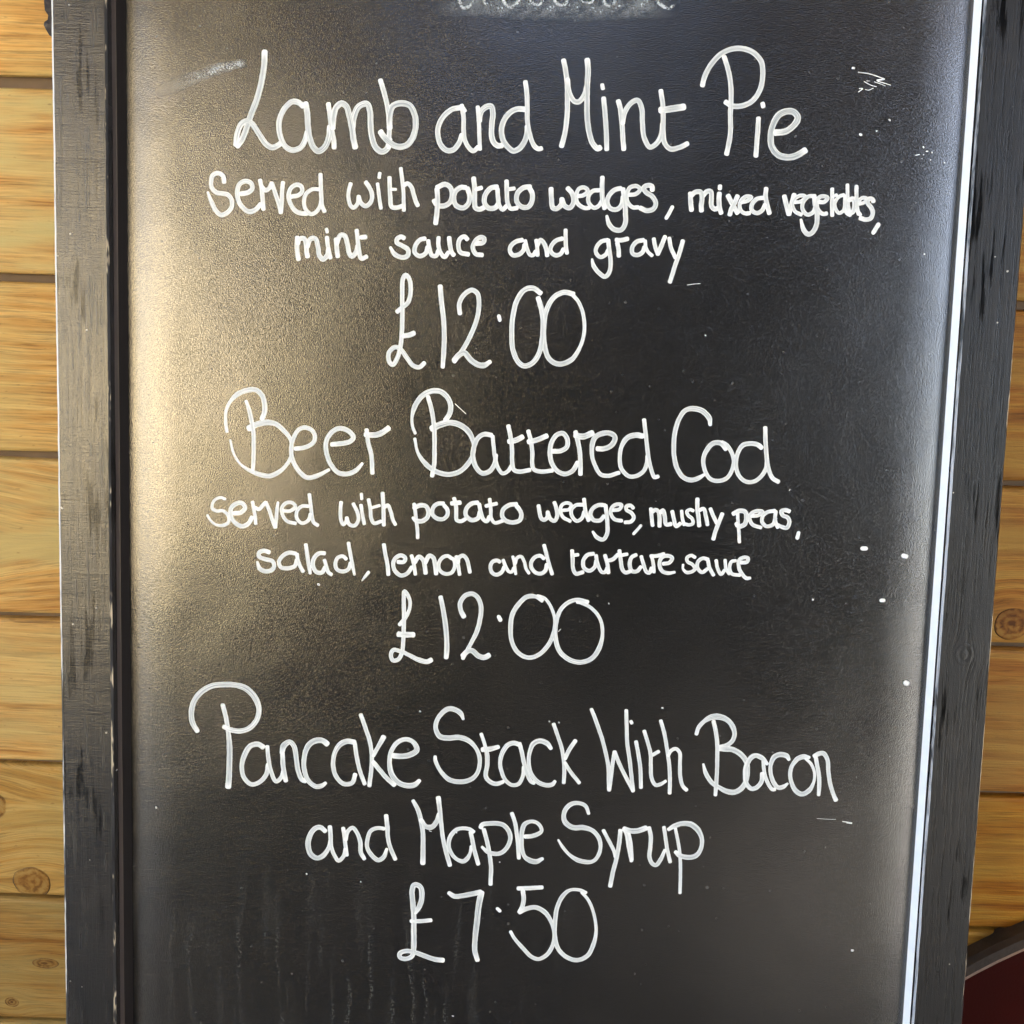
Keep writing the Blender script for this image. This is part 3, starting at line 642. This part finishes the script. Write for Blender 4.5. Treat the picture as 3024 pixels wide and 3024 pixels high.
C 1381,660,25 1370,710,38 1316,760,38 1249,772,38 1198,756,34 1157,689,34 1135,599,34 1131,510,34 1139,421,34 1165,340,34 1212,283,34 1265,268,34 1316,284,34 1352,308,22
o 1499,491,28 1460,535,35 1408,533,35 1366,487,35 1343,420,30 1358,338,30 1398,281,30 1458,268,30 1516,291,30 1550,351,30 1558,419,30 1528,492,30 1497,528,30 1467,542,30
d 1749,510,34 1718,533,34 1666,539,34 1615,524,34 1582,464,30 1574,389,30 1596,316,30 1643,272,30 1702,270,30 1752,305,30 1786,366,30 1791,418,29|1766,655,31 1773,566,31 1784,470,31 1800,381,31 1834,302,31 1880,274,31
S -2069,27,20 -2100,37,20 -2138,25,20 -2161,-7,20 -2162,-45,25 -2130,-60,25 -2084,-59,24 -2046,-94,24 -2046,-140,25 -2084,-163,25 -2138,-159,18 -2176,-129,18 -2199,-92,18
e -2008,-74,32 -1954,-65,32 -1924,-30,32 -1947,2,32 -1993,-5,32 -2027,-40,32 -2027,-94,32 -2000,-139,32 -1946,-166,32 -1900,-143,32 -1874,-97,32
r -1871,14,26 -1859,-50,26 -1851,-96,26 -1847,-145,26|-1855,-27,27 -1824,-38,27 -1794,-6,27 -1774,13,27
v -1774,13,27 -1747,-47,27 -1725,-115,27 -1705,-166,28|-1705,-166,28 -1698,-99,27 -1693,-37,27 -1686,16,18
e -1649,-44,26 -1596,-42,26 -1559,-10,26 -1581,16,26 -1626,14,26 -1657,-21,26 -1652,-74,26 -1618,-119,26 -1557,-132,26
d -1466,-4,26 -1512,-7,26 -1546,-40,26 -1549,-94,26 -1511,-129,26 -1465,-106,26 -1451,-60,26|-1460,82,27 -1450,8,27 -1441,-60,27 -1427,-120,27 -1396,-142,27
w -1229,32,27 -1234,-30,27 -1228,-99,27 -1212,-129,27 -1191,-107,27 -1188,-78,27|-1188,-78,27 -1168,-126,27 -1130,-134,27 -1104,-95,27 -1110,-42,27 -1142,24,27
i -1084,97,23 -1081,59,23|-1086,16,26 -1077,-41,26 -1060,-120,26
t -1032,58,27 -1018,-8,27 -1011,-76,27 -990,-112,27 -940,-97,27|-1010,-2,21 -950,17,21
h -932,107,29 -926,33,29 -922,-51,29 -919,-125,29|-919,2,26 -893,20,26 -870,-26,26 -853,-87,26 -835,-118,26
p -703,36,26 -694,-21,26 -685,-89,26 -676,-149,26 -673,-210,26|-704,5,33 -661,27,33 -619,23,33 -599,-14,33 -606,-56,33 -643,-86,33 -689,-83,33 -712,-63,20
o -491,45,30 -533,43,30 -566,14,30 -571,-32,30 -538,-63,30 -492,-66,30 -463,-36,30 -464,2,30 -487,31,30
t -417,86,29 -402,26,29 -399,-34,29 -395,-70,29 -364,-78,29 -334,-62,29|-435,48,33 -373,56,33
a -246,60,32 -291,51,32 -327,14,32 -329,-36,32 -288,-67,32 -243,-52,32 -229,-6,32|-237,51,29 -224,-6,29 -205,-58,29 -179,-74,29 -161,-38,29
t -162,88,26 -153,19,26 -147,-49,26 -122,-81,26 -58,-63,26|-189,37,27 -111,57,27
o 32,57,32 -20,50,32 -64,14,32 -69,-31,32 -39,-66,32 14,-74,32 58,-56,32 67,-12,32 45,29,32 31,44,32
w 188,53,29 196,8,29 210,-37,29 231,-50,29 253,-30,29 256,10,29|256,6,29 276,-41,29 307,-53,29 324,-18,29 317,34,29 300,79,28
e 364,24,25 409,33,25 421,64,25 392,78,25 355,62,25 346,20,26 366,-25,26 419,-53,26
d 505,69,27 453,63,27 424,30,27 429,-15,27 464,-50,27 501,-28,27 514,18,27|511,110,28 521,41,28 534,-12,28 550,-45,28
g 662,69,30 617,70,30 574,42,30 560,-3,30 584,-39,30 629,-40,30 658,-8,30|666,68,30 676,0,30 684,-67,30 684,-135,30 657,-177,30 611,-161,30 581,-122,18
e 722,36,27 766,45,27 780,75,27 743,78,27 710,54,27 706,9,27 732,-28,27 786,-38,27
s 863,55,28 846,72,28 814,67,28 815,42,28 851,21,28 870,-12,28 852,-41,28 807,-48,28
comma 921,-69,22 899,-98,22 874,-128,22
m 988,56,28 996,-4,28 1006,-66,28|999,33,30 1020,48,30 1043,35,30 1053,-18,30 1055,-69,30|1055,28,30 1074,47,30 1090,-1,30 1101,-54,30 1137,-49,30
u 1140,42,28 1155,-14,28 1172,-65,28 1203,-43,28|1207,47,25 1214,-5,25 1230,-54,25
s 1290,50,25 1266,58,25 1244,43,25 1255,15,25 1284,-7,25 1291,-40,25 1264,-52,25 1233,-46,25
h 1315,137,30 1317,74,30 1328,6,30 1337,-58,30|1333,55,28 1361,67,28 1380,15,28 1395,-48,28
y 1409,69,28 1429,24,28 1460,-35,28|1496,36,30 1472,-34,30 1452,-95,30 1440,-149,30
p 1603,45,25 1610,-22,25 1620,-97,25 1627,-165,25|1572,37,33 1616,60,33 1655,54,33 1668,17,33 1656,-36,33 1614,-51,33 1599,-30,33
e 1699,26,27 1751,33,27 1779,60,27 1742,63,27 1700,44,27 1690,10,27 1711,-34,27 1774,-55,27
a 1866,68,28 1816,58,28 1782,28,28 1781,-17,28 1814,-44,28 1858,-29,28 1871,16,28|1872,65,27 1870,8,27 1880,-29,27 1893,-51,27
s 1968,68,30 1942,75,30 1911,66,30 1921,39,30 1958,23,30 1972,-11,30 1956,-50,30 1918,-44,30 1889,-28,18
stop 2041,-84,28 2034,-120,28
s -1747,-349,31 -1784,-339,31 -1821,-353,31 -1821,-382,31 -1776,-400,31 -1724,-413,31 -1711,-448,31 -1730,-478,31 -1783,-487,31 -1818,-467,31 -1834,-421,17
a -1554,-352,29 -1600,-346,29 -1646,-369,29 -1676,-416,29 -1662,-454,29 -1615,-461,29 -1561,-443,29 -1546,-396,29|-1545,-354,28 -1537,-403,28 -1515,-456,28 -1499,-481,28
l -1482,-283,29 -1470,-363,29 -1458,-439,29 -1448,-493,21
a -1344,-342,31 -1386,-345,31 -1422,-384,31 -1429,-438,31 -1400,-483,31 -1362,-482,31 -1339,-443,31|-1346,-391,26 -1334,-427,26 -1316,-479,26 -1293,-497,26
d -1187,-380,27 -1210,-360,27 -1248,-371,27 -1265,-410,28 -1255,-455,28 -1216,-471,28 -1171,-453,28 -1156,-406,27|-1173,-261,26 -1157,-345,26 -1141,-421,26 -1126,-491,18
comma -1024,-471,24 -1048,-502,20 -1070,-532,8
l -916,-264,29 -904,-336,29 -887,-412,29 -880,-483,29
e -813,-388,30 -769,-385,30 -760,-355,30 -791,-340,30 -827,-357,30 -846,-396,30 -835,-449,30 -789,-486,30 -743,-469,30 -710,-422,30
m -715,-338,26 -699,-391,26 -684,-475,26|-691,-387,32 -662,-345,32 -631,-366,32 -619,-411,32 -610,-464,32|-615,-388,32 -586,-335,32 -557,-348,32 -543,-401,32 -534,-466,32
o -422,-351,27 -453,-332,27 -489,-344,27 -516,-384,27 -512,-433,27 -474,-462,27 -426,-455,27 -401,-411,27 -407,-362,27 -418,-349,27
n -392,-334,27 -378,-392,27 -364,-466,27|-378,-380,28 -373,-343,28 -344,-326,28 -319,-347,28 -303,-390,28 -291,-446,28
a -76,-364,28 -95,-353,28 -131,-365,28 -144,-403,28 -129,-445,28 -98,-457,28 -62,-437,28 -45,-399,28|-54,-348,25 -38,-387,25 -14,-428,25 11,-433,25 25,-403,25
n 15,-321,22 28,-372,22 40,-448,22|34,-372,24 45,-330,24 74,-319,24 99,-358,24 113,-406,24 135,-439,24
d 240,-329,28 212,-309,28 176,-319,28 150,-356,28 152,-399,28 186,-434,28 223,-438,28 252,-414,28 260,-371,28|237,-231,28 254,-292,28 274,-358,28 302,-440,28
t 439,-263,29 445,-328,29 451,-396,29 472,-430,29 523,-417,29|451,-297,26 483,-292,26
a 594,-281,29 549,-292,29 522,-333,29 528,-386,29 568,-406,29 605,-376,29 614,-330,29|611,-292,27 624,-352,27 657,-412,27 681,-411,27 695,-377,27
r 675,-290,29 694,-350,29 704,-417,29|693,-329,29 731,-318,29 767,-281,29
t 777,-252,29 788,-316,29 802,-385,29 826,-410,29 862,-398,29|789,-286,26 834,-277,26
a 898,-279,28 865,-299,29 854,-352,29 871,-397,29 907,-398,29 935,-365,29|934,-289,27 951,-341,27 976,-400,27 997,-407,27 1011,-370,27
r 1009,-290,25 1022,-339,25 1029,-401,26|1001,-285,28 1052,-281,28 1096,-266,28
e 1092,-338,28 1136,-328,28 1156,-293,28 1127,-279,28 1082,-291,28 1066,-338,28 1087,-390,28 1132,-404,28 1178,-395,19
s 1318,-284,25 1288,-271,25 1260,-289,25 1265,-316,25 1302,-337,25 1320,-367,25 1297,-389,25 1259,-393,25 1236,-370,18 1234,-338,18
a 1411,-296,27 1374,-288,27 1340,-313,27 1338,-359,27 1372,-390,27 1408,-364,27|1410,-303,27 1424,-356,27 1455,-408,27
u 1468,-300,25 1480,-354,25 1507,-400,25 1532,-368,25|1532,-295,25 1542,-360,25 1567,-395,25
c 1607,-297,25 1577,-307,25 1566,-344,25 1583,-392,25 1642,-402,25
e 1645,-311,27 1689,-303,27 1694,-277,27 1658,-274,27 1630,-296,27 1633,-349,27 1658,-394,27 1689,-422,27 1717,-419,21
pound -793,-848,27 -753,-797,30 -723,-732,25 -720,-669,25 -743,-618,30 -761,-601,30 -765,-653,30 -761,-761,30 -761,-869,30 -763,-969,30 -771,-1051,30 -797,-1104,30 -835,-1113,30 -851,-1072,30 -834,-1035,30 -784,-1043,30 -721,-1068,30 -649,-1101,36 -586,-1113,36 -555,-1098,36|-800,-918,41 -746,-919,41 -688,-917,41
1 -498,-633,34 -478,-724,34 -458,-841,37 -447,-949,37 -445,-1030,38 -448,-1080,34
2 -326,-773,37 -352,-720,34 -353,-666,34 -321,-618,34 -272,-602,34 -232,-625,34 -205,-687,34 -206,-768,34 -230,-878,34 -272,-970,29 -327,-1081,29|-328,-1062,39 -293,-1025,39 -262,-1019,39 -212,-1058,39 -167,-1066,39 -136,-1048,39
point -73,-764,30 -62,-786,30
0 238,-636,28 193,-608,28 131,-608,35 79,-651,35 28,-733,35 14,-833,35 26,-941,32 72,-1021,32 145,-1056,32 215,-1038,32 284,-968,32 325,-876,32 331,-768,23 301,-679,23 255,-618,23 201,-600,23
0 565,-634,30 494,-620,30 432,-637,30 373,-694,30 340,-794,35 340,-902,35 374,-1001,35 447,-1061,35 527,-1077,35 606,-1047,35 657,-972,35 679,-863,25 658,-756,25 593,-678,25 512,-640,25 487,-636,25
P -2273,-1698,35 -2309,-1635,40 -2318,-1561,40 -2300,-1477,40 -2245,-1401,40 -2163,-1352,40 -2072,-1339,40 -1981,-1341,40 -1909,-1365,45 -1845,-1432,45 -1817,-1514,38 -1835,-1598,38 -1889,-1660,38 -1953,-1684,38 -2026,-1678,38 -2079,-1656,33|-2086,-1492,33 -2063,-1579,33 -2046,-1680,33 -2035,-1801,42 -2035,-1931,42 -2039,-2044,42 -2045,-2114,46
a -1784,-1800,40 -1825,-1779,40 -1880,-1795,40 -1925,-1871,40 -1943,-1956,33 -1925,-2039,33 -1870,-2086,33 -1806,-2063,33 -1760,-2005,33 -1747,-1929,33|-1754,-1792,31 -1745,-1883,31 -1727,-1975,31 -1687,-2056,31 -1650,-2028,31 -1633,-1971,31
n -1641,-1841,35 -1633,-1953,35 -1614,-2050,35|-1644,-1841,35 -1632,-1785,46 -1589,-1753,36 -1556,-1782,36 -1538,-1874,36 -1523,-1967,36 -1493,-2036,36 -1468,-2044,36
c -1309,-1758,42 -1343,-1734,42 -1398,-1736,42 -1452,-1778,42 -1478,-1863,35 -1478,-1956,35 -1449,-2039,35 -1394,-2082,35 -1349,-2077,35 -1317,-2052,24
a -1107,-1737,40 -1162,-1731,40 -1216,-1759,40 -1254,-1826,33 -1264,-1919,33 -1240,-2002,33 -1185,-2054,33 -1121,-2044,33 -1100,-1978,33|-1107,-1741,31 -1090,-1847,31 -1066,-1949,31 -1028,-2050,31
k -1065,-1527,31 -1027,-1632,31 -994,-1732,31 -979,-1834,31 -982,-1945,31 -994,-2063,31|-893,-1687,40 -935,-1767,31 -970,-1833,31|-969,-1880,34 -923,-1934,34 -868,-1997,34 -808,-2050,34
e -821,-1827,42 -753,-1829,42 -681,-1808,42 -648,-1774,42 -673,-1720,34 -728,-1699,34 -791,-1724,34 -835,-1791,34 -847,-1875,34 -830,-1967,40 -776,-2030,40 -712,-2049,40 -658,-2040,40 -623,-2006,29
S -312,-1532,20 -332,-1489,38 -379,-1461,38 -425,-1459,38 -478,-1503,34 -508,-1559,34 -511,-1614,34 -482,-1667,40 -420,-1678,40 -343,-1669,40 -281,-1685,40 -226,-1730,31 -189,-1800,31 -184,-1871,31 -205,-1944,31 -258,-1990,36 -335,-2005,36 -405,-1991,36 -469,-1930,29 -509,-1852,29 -512,-1819,23
t -178,-1637,26 -149,-1719,26 -130,-1797,34 -128,-1869,34 -135,-1957,34 -103,-1995,34 -56,-2009,34 -7,-1991,28|-167,-1755,39 -110,-1749,39 -49,-1729,32
a 109,-1710,35 66,-1696,35 20,-1712,35 -17,-1769,35 -34,-1841,29 -20,-1920,29 12,-1983,29 60,-2014,29 106,-2003,29 135,-1946,29 141,-1874,29|103,-1697,31 123,-1764,31 141,-1842,31 165,-1921,31 198,-1982,31 221,-1992,31
c 336,-1728,28 304,-1689,38 250,-1673,38 205,-1697,38 180,-1762,29 176,-1841,29 196,-1920,29 244,-1981,34 307,-2004,34 353,-1997,34 373,-1972,25
k 348,-1542,28 380,-1627,28 413,-1721,28 431,-1815,28 438,-1894,28 437,-1983,28|512,-1660,31 467,-1734,31 440,-1799,31|440,-1830,28 480,-1892,28 551,-1978,28
W 619,-1422,28 665,-1532,29 710,-1656,29 743,-1776,29 759,-1855,29 765,-1960,29 770,-2024,29|770,-2026,29 780,-1933,29 788,-1827,29 799,-1732,29|799,-1733,29 834,-1815,29 873,-1892,29 911,-1960,29 947,-2024,29|872,-1420,28 879,-1535,28 889,-1665,29 912,-1796,29 928,-1901,29 946,-2022,29
i 908,-1499,24 917,-1516,24|952,-1650,28 974,-1751,29 991,-1846,29 1002,-1996,29
t 1008,-1569,28 1037,-1654,28 1061,-1737,28 1067,-1832,29 1077,-1921,29 1106,-1970,29 1142,-1964,29 1181,-1938,22|1076,-1747,27 1120,-1718,27
h 1125,-1488,28 1157,-1592,28 1182,-1712,28 1200,-1811,28 1210,-1916,29 1213,-2030,29|1189,-1748,28 1207,-1711,28 1242,-1693,28 1271,-1719,28 1278,-1808,28 1284,-1897,29 1305,-1970,29 1336,-2001,29
B 1387,-1579,30 1399,-1531,30 1439,-1480,30 1492,-1447,44 1553,-1444,44 1608,-1467,38 1647,-1515,38 1662,-1571,33 1646,-1622,33 1605,-1655,33 1557,-1670,33|1552,-1676,45 1594,-1678,45 1656,-1685,40 1712,-1714,40 1757,-1769,40 1770,-1838,34 1764,-1907,34 1737,-1966,40 1690,-2000,40 1635,-2000,40 1572,-1972,33 1515,-1936,33 1469,-1869,33 1447,-1800,16|1506,-1477,30 1528,-1564,30 1542,-1658,30 1546,-1752,30 1549,-1865,30 1547,-1961,31 1546,-2030,28
a 1910,-1782,24 1871,-1739,36 1822,-1721,36 1786,-1742,36 1759,-1800,36 1753,-1864,33 1766,-1933,33 1804,-1971,33 1840,-1961,33 1874,-1916,33 1877,-1852,33|1879,-1739,27 1885,-1808,27 1901,-1877,27 1930,-1939,27 1957,-1971,27 1975,-1969,27
c 2065,-1744,24 2046,-1715,38 1997,-1707,38 1956,-1729,38 1935,-1787,29 1938,-1850,29 1960,-1912,33 1998,-1955,33 2035,-1947,33 2065,-1921,16
o 2210,-1721,24 2174,-1716,38 2132,-1730,38 2092,-1781,30 2078,-1844,30 2094,-1919,30 2127,-1975,36 2171,-1997,36 2218,-1971,36 2251,-1907,22 2253,-1831,22 2225,-1769,22 2183,-1728,22
n 2253,-1708,30 2269,-1774,30 2286,-1849,30 2293,-1930,30 2293,-2000,25|2245,-1710,35 2275,-1690,35 2311,-1687,35 2341,-1733,30 2352,-1814,30 2370,-1908,30 2402,-1996,30 2420,-2033,34
a -1316,-2423,37 -1357,-2394,37 -1398,-2409,37 -1438,-2480,41 -1443,-2544,41 -1422,-2606,41 -1375,-2633,37 -1328,-2609,37 -1288,-2544,30 -1278,-2495,30|-1283,-2386,34 -1276,-2460,34 -1271,-2537,29 -1246,-2606,29 -1215,-2646,29 -1178,-2610,29 -1165,-2553,29
n -1184,-2393,30 -1173,-2455,30 -1165,-2525,30 -1154,-2602,30|-1166,-2483,34 -1150,-2419,30 -1113,-2388,30 -1078,-2430,30 -1054,-2499,33 -1049,-2576,33 -1022,-2625,30
d -879,-2385,30 -930,-2383,30 -977,-2405,30 -1002,-2476,30 -1001,-2539,30 -967,-2594,34 -919,-2629,34 -879,-2604,34 -856,-2540,24|-866,-2283,34 -855,-2372,34 -849,-2456,31 -831,-2525,31 -791,-2618,31
M -668,-2162,28 -628,-2237,35 -604,-2326,35 -590,-2410,35 -587,-2515,37 -586,-2641,41|-609,-2306,38 -571,-2354,38 -527,-2358,38 -491,-2315,38 -476,-2251,24|-482,-2130,38 -468,-2230,34 -456,-2327,31 -441,-2438,31 -417,-2536,34 -384,-2647,34
a -214,-2383,29 -242,-2364,29 -288,-2358,29 -337,-2368,29 -374,-2404,33 -396,-2457,33 -392,-2517,29 -366,-2568,29 -328,-2601,29 -286,-2611,35 -257,-2589,35 -237,-2545,23 -230,-2493,23|-237,-2384,32 -223,-2445,32 -209,-2509,32 -191,-2573,32 -174,-2629,32
p -140,-2360,32 -119,-2432,32 -101,-2505,32 -87,-2582,32 -78,-2659,32 -79,-2729,32 -79,-2781,32|-163,-2348,35 -152,-2324,35 -106,-2314,35 -48,-2310,35 2,-2320,35 40,-2357,35 58,-2412,33 47,-2468,33 15,-2517,33 -25,-2541,33 -71,-2542,33 -113,-2527,33 -151,-2494,20
l 63,-2228,30 89,-2299,30 103,-2376,30 114,-2453,30 120,-2517,30 125,-2571,30
e 165,-2402,33 211,-2397,33 260,-2378,33 286,-2355,28 275,-2317,28 241,-2289,28 199,-2286,28 159,-2309,35 142,-2366,35 141,-2430,31 146,-2494,31 166,-2554,31 204,-2582,40 254,-2590,40 301,-2565,26
S 628,-2209,24 603,-2151,29 555,-2131,29 502,-2138,35 460,-2178,35 445,-2234,35 460,-2282,40 515,-2318,40 589,-2315,40 656,-2333,33 705,-2383,33 724,-2452,28 710,-2523,28 672,-2570,28 618,-2577,35 557,-2564,35 495,-2525,24 446,-2471,24 411,-2417,16
y 740,-2330,28 779,-2401,28 823,-2483,28 838,-2531,28|865,-2324,32 860,-2419,32 845,-2538,32 822,-2651,32 806,-2757,32
r 890,-2309,27 912,-2361,27 929,-2450,27 956,-2557,27|928,-2339,20 948,-2422,20 961,-2547,20|890,-2313,41 930,-2325,41 990,-2323,41 1053,-2299,41
u 1073,-2295,31 1089,-2360,31 1089,-2444,31 1086,-2521,31 1108,-2568,31 1135,-2580,31 1167,-2538,31 1197,-2460,23|1182,-2287,28 1195,-2356,28 1210,-2439,28 1239,-2552,28
p 1266,-2294,25 1287,-2380,25 1305,-2469,25 1315,-2560,25 1320,-2678,25 1322,-2787,25|1215,-2305,27 1255,-2278,37 1314,-2255,37 1381,-2259,43 1430,-2297,43 1463,-2365,31 1457,-2449,31 1419,-2499,37 1359,-2510,37 1305,-2497,37 1274,-2471,29
pound -637,-3028,31 -604,-2972,40 -588,-2899,40 -598,-2828,40 -624,-2809,40 -650,-2812,40 -662,-2858,40 -654,-2956,40 -645,-3064,40 -643,-3172,43 -641,-3281,43 -652,-3364,35 -700,-3390,35 -743,-3379,35 -744,-3348,35 -692,-3327,35 -631,-3335,35 -561,-3359,38 -482,-3383,38 -417,-3387,38|-666,-3092,31 -593,-3089,31 -515,-3078,31
7 -388,-2859,31 -346,-2884,38 -286,-2877,38 -217,-2861,38 -149,-2842,41|-145,-2844,45 -163,-2952,45 -173,-3079,45 -183,-3206,40 -183,-3297,40 -161,-3377,36
point -23,-2966,26 -5,-2983,26
5 125,-2803,33 211,-2797,33 305,-2787,33|161,-2813,34 170,-2884,34 163,-2938,34 141,-2988,34|141,-2988,36 190,-2959,36 258,-2943,36 328,-2976,36 382,-3054,31 407,-3143,31 397,-3234,31 356,-3308,31 297,-3345,31 244,-3331,31 173,-3262,31 111,-3193,26 79,-3140,26
0 631,-2814,24 588,-2796,24 511,-2799,24 461,-2844,33 421,-2936,33 408,-3053,33 411,-3161,33 440,-3259,33 503,-3320,34 581,-3341,34 657,-3303,34 697,-3220,34 715,-3111,24 697,-2986,24 650,-2872,24 597,-2811,24
mark 2225,3105,14 2239,3104,14|2266,3077,6 2331,3071,6 2394,3054,6 2445,3037,7|2445,3036,11 2396,3027,11|2378,3018,4 2416,3006,4 2454,2992,4|2402,3021,6 2446,3010,6 2491,2996,4|2310,3018,5 2354,2996,5 2395,2985,5|2325,3022,3 2350,3022,3|2279,2971,7 2303,2971,7 2277,2949,7|2322,2965,5 2344,2962,5 2374,2975,5
spot 2496,2769,12 2500,2767,12
spot 2305,2669,17 2312,2666,17
spot 2414,2693,8 2418,2694,8
spot 2738,2595,10 2740,2592,10
spot 2761,2566,9 2770,2566,9
spot 2800,2562,8 2801,2558,8
mark 2688,2538,6 2716,2544,6
spot 2743,2543,6 2743,2542,6
spot 2733,2518,6 2734,2518,6
spot 2793,2510,6 2796,2511,6
spot 2893,2497,7 2893,2494,7
spot 2496,-180,30 2521,-180,30
spot 2789,-224,32 2809,-228,32
spot 2653,-550,27 2669,-549,27
spot 2868,-1145,35 2877,-1149,35
mark 2507,-2200,5 2545,-2204,5
spot 2605,-3172,15 2611,-3172,15
mark -425,757,4 -387,724,4 -348,690,4
mark 1174,1627,4 1223,1635,4 1265,1639,4
mark -1391,-570,11 -1380,-574,11
mark 1964,225,6 1959,215,6
mark 360,-857,4 377,-838,4
spot 715,-636,7 717,-642,7
spot -17,-2606,9 -15,-2606,9
spot -1047,-2801,8 -1046,-2804,8
mark -544,-2387,5 -527,-2393,5
spot -341,-2392,9 -340,-2394,9
spot 1130,-1392,10 1135,-1394,10
spot -631,-1484,12 -629,-1486,12
spot -2587,-2294,13 -2585,-2297,13
spot 1317,1285,9 1319,1283,9
spot 316,-1524,10 318,-1526,10
spot 385,-1529,10 388,-1531,10
spot 2794,1879,9 2796,1877,9
spot 2168,-559,12 2170,-561,12
spot -1454,-2757,10 -1452,-2760,10
mark 2290,-2176,2 2359,-2178,2 2427,-2178,2
mark 2477,-2191,5 2546,-2198,5
mark -341,-3824,5 -328,-3826,5"""
NAMES = {'comma': 'comma', 'stop': 'comma', 'point': 'decimal_point', 'pound': 'pound_sign', 'spot': 'ink_spot', 'mark': 'ink_mark'}
for line in STROKES.split('\n'):
    h, rest = line.split(' ', 1)
    st = [[tuple(map(float, p.split(','))) for p in s.split()] for s in rest.split('|')]
    nm = NAMES.get(h, 'digit' if h.isdigit() else 'letter')
    ink(nm, st, M_ink, step=0.0009 if nm != 'ink_mark' else 0.0005, rnd_end=nm in ('ink_spot', 'comma', 'decimal_point'))
# faded line of old chalk writing at the very top, smears and clouds (photo-measured, 0.1 mm)
OLD = [('dust', [(-473, 3557, 29), (-457, 3484, 29), (-433, 3449, 29), (-378, 3476, 29), (-357, 3537, 24)], {'fade': (0.004, 0.004)}), ('dust', [(-303, 3527, 24), (-276, 3474, 24), (-254, 3518, 24)], {'fade': (0.004, 0.004)}), ('dust', [(-186, 3551, 29), (-152, 3489, 29), (-116, 3459, 29), (-68, 3486, 29), (-38, 3549, 29)], {'fade': (0.004, 0.004)}), ('dust', [(4, 3549, 26), (28, 3497, 26), (84, 3480, 26), (124, 3538, 26)], {'fade': (0.004, 0.004)}), ('dust', [(174, 3548, 26), (206, 3491, 29), (260, 3483, 26), (285, 3541, 26)], {'fade': (0.004, 0.004)}), ('dust', [(349, 3551, 22), (383, 3503, 22), (443, 3504, 22), (460, 3548, 22)], {'fade': (0.004, 0.004)}), ('dust', [(510, 3554, 26), (540, 3488, 29), (582, 3480, 29), (607, 3546, 26)], {'fade': (0.004, 0.004)}), ('dust', [(874, 3533, 24), (912, 3494, 34), (968, 3469, 29), (1013, 3509, 24)], {'fade': (0.004, 0.004)}), ('cloud', [(701, 3504, 120), (793, 3497, 144), (884, 3512, 120)], {'fade': (0.006, 0.006)}), ('cloud', [(-615, 3472, 144), (-128, 3463, 168), (334, 3458, 168), (1000, 3478, 144)], {'fade': (0.02, 0.02)}), ('smear', [(-2537, 2846, 96), (-2323, 2941, 101), (-2133, 3012, 86), (-1933, 3059, 62)], {'fade': (0.04, 0.003)}), ('smear', [(-2252, 2972, 43), (-2133, 3017, 53), (-2015, 3048, 48), (-1935, 3055, 38)], {'fade': (0.01, 0.002)})]
for k, (kind, st, kw) in enumerate(OLD):
    mt = {'dust': M_dust, 'smear': M_smear, 'cloud': M_cloud}[kind]
    ink('chalk_' + kind, [st], mt, lift0=0.00003, thick=0.00001, ragged=0.2, step=0.002, **kw)

# ------------------------------------------------------------------ dark red round table top leaning at the lower right
TR = 0.60
def table_top():
    R_ = TR; T = 0.022
    root = link(bpy.data.objects.new('round_table_top', None))
    root.location = (TC[0], D - 0.035, TC[1]); root.rotation_euler = (math.radians(90 - 2), 0, 0)
    tag(root, 'dark red round table top with a worn brown edge leaning behind the chalkboard', 'table top')
    M_red = mat_plain('dark_red_paint', (0.036, 0.0030, 0.0014), 0.6, 12, 0.2, 0.08)
    M_rim = mat_plain('worn_brown_rim', (0.045, 0.030, 0.020), 0.5, 60, 0.6, 0.4, 0.0008, 200)
    M_lip = mat_plain('pale_worn_lip', (0.30, 0.19, 0.13), 0.5, 90, 0.5, 0.4, 0.0006, 200)
    n = 160
    def ringmesh(name, prof, mat, cap=False):
        vs = []; fs = []; m = len(prof)
        for i in range(n):
            a = 2*math.pi*i/n
            j = 0.0006*mnoise.noise(Vector((math.cos(a)*9, math.sin(a)*9, 1)))
            for r, z in prof: vs.append(((r + j)*math.cos(a), (r + j)*math.sin(a), z))
        for i in range(n):
            i2 = (i + 1) % n
            for k in range(m - 1): fs.append((i*m + k, i2*m + k, i2*m + k + 1, i*m + k + 1))
        if cap: fs.append(tuple(i*m + m - 1 for i in range(n)))
        return mesh_obj(name, vs, fs, mat, root)
    ringmesh('top', [(R_ - .001, -T), (R_ - .0135, 0.0)], M_red, True)
    ringmesh('rim', [(R_ + .0, -T), (R_ + .0008, -.004), (R_ - .0015, .0022), (R_ - .0105, .0022)], M_rim)
    ringmesh('lip', [(R_ - .0105, .0022), (R_ - .0118, .0030), (R_ - .0130, .0024), (R_ - .0132, -.0006)], M_lip)
TC = (0.4625 + TR*0.53, CAM_H - 0.644 - TR*0.848)
table_top()
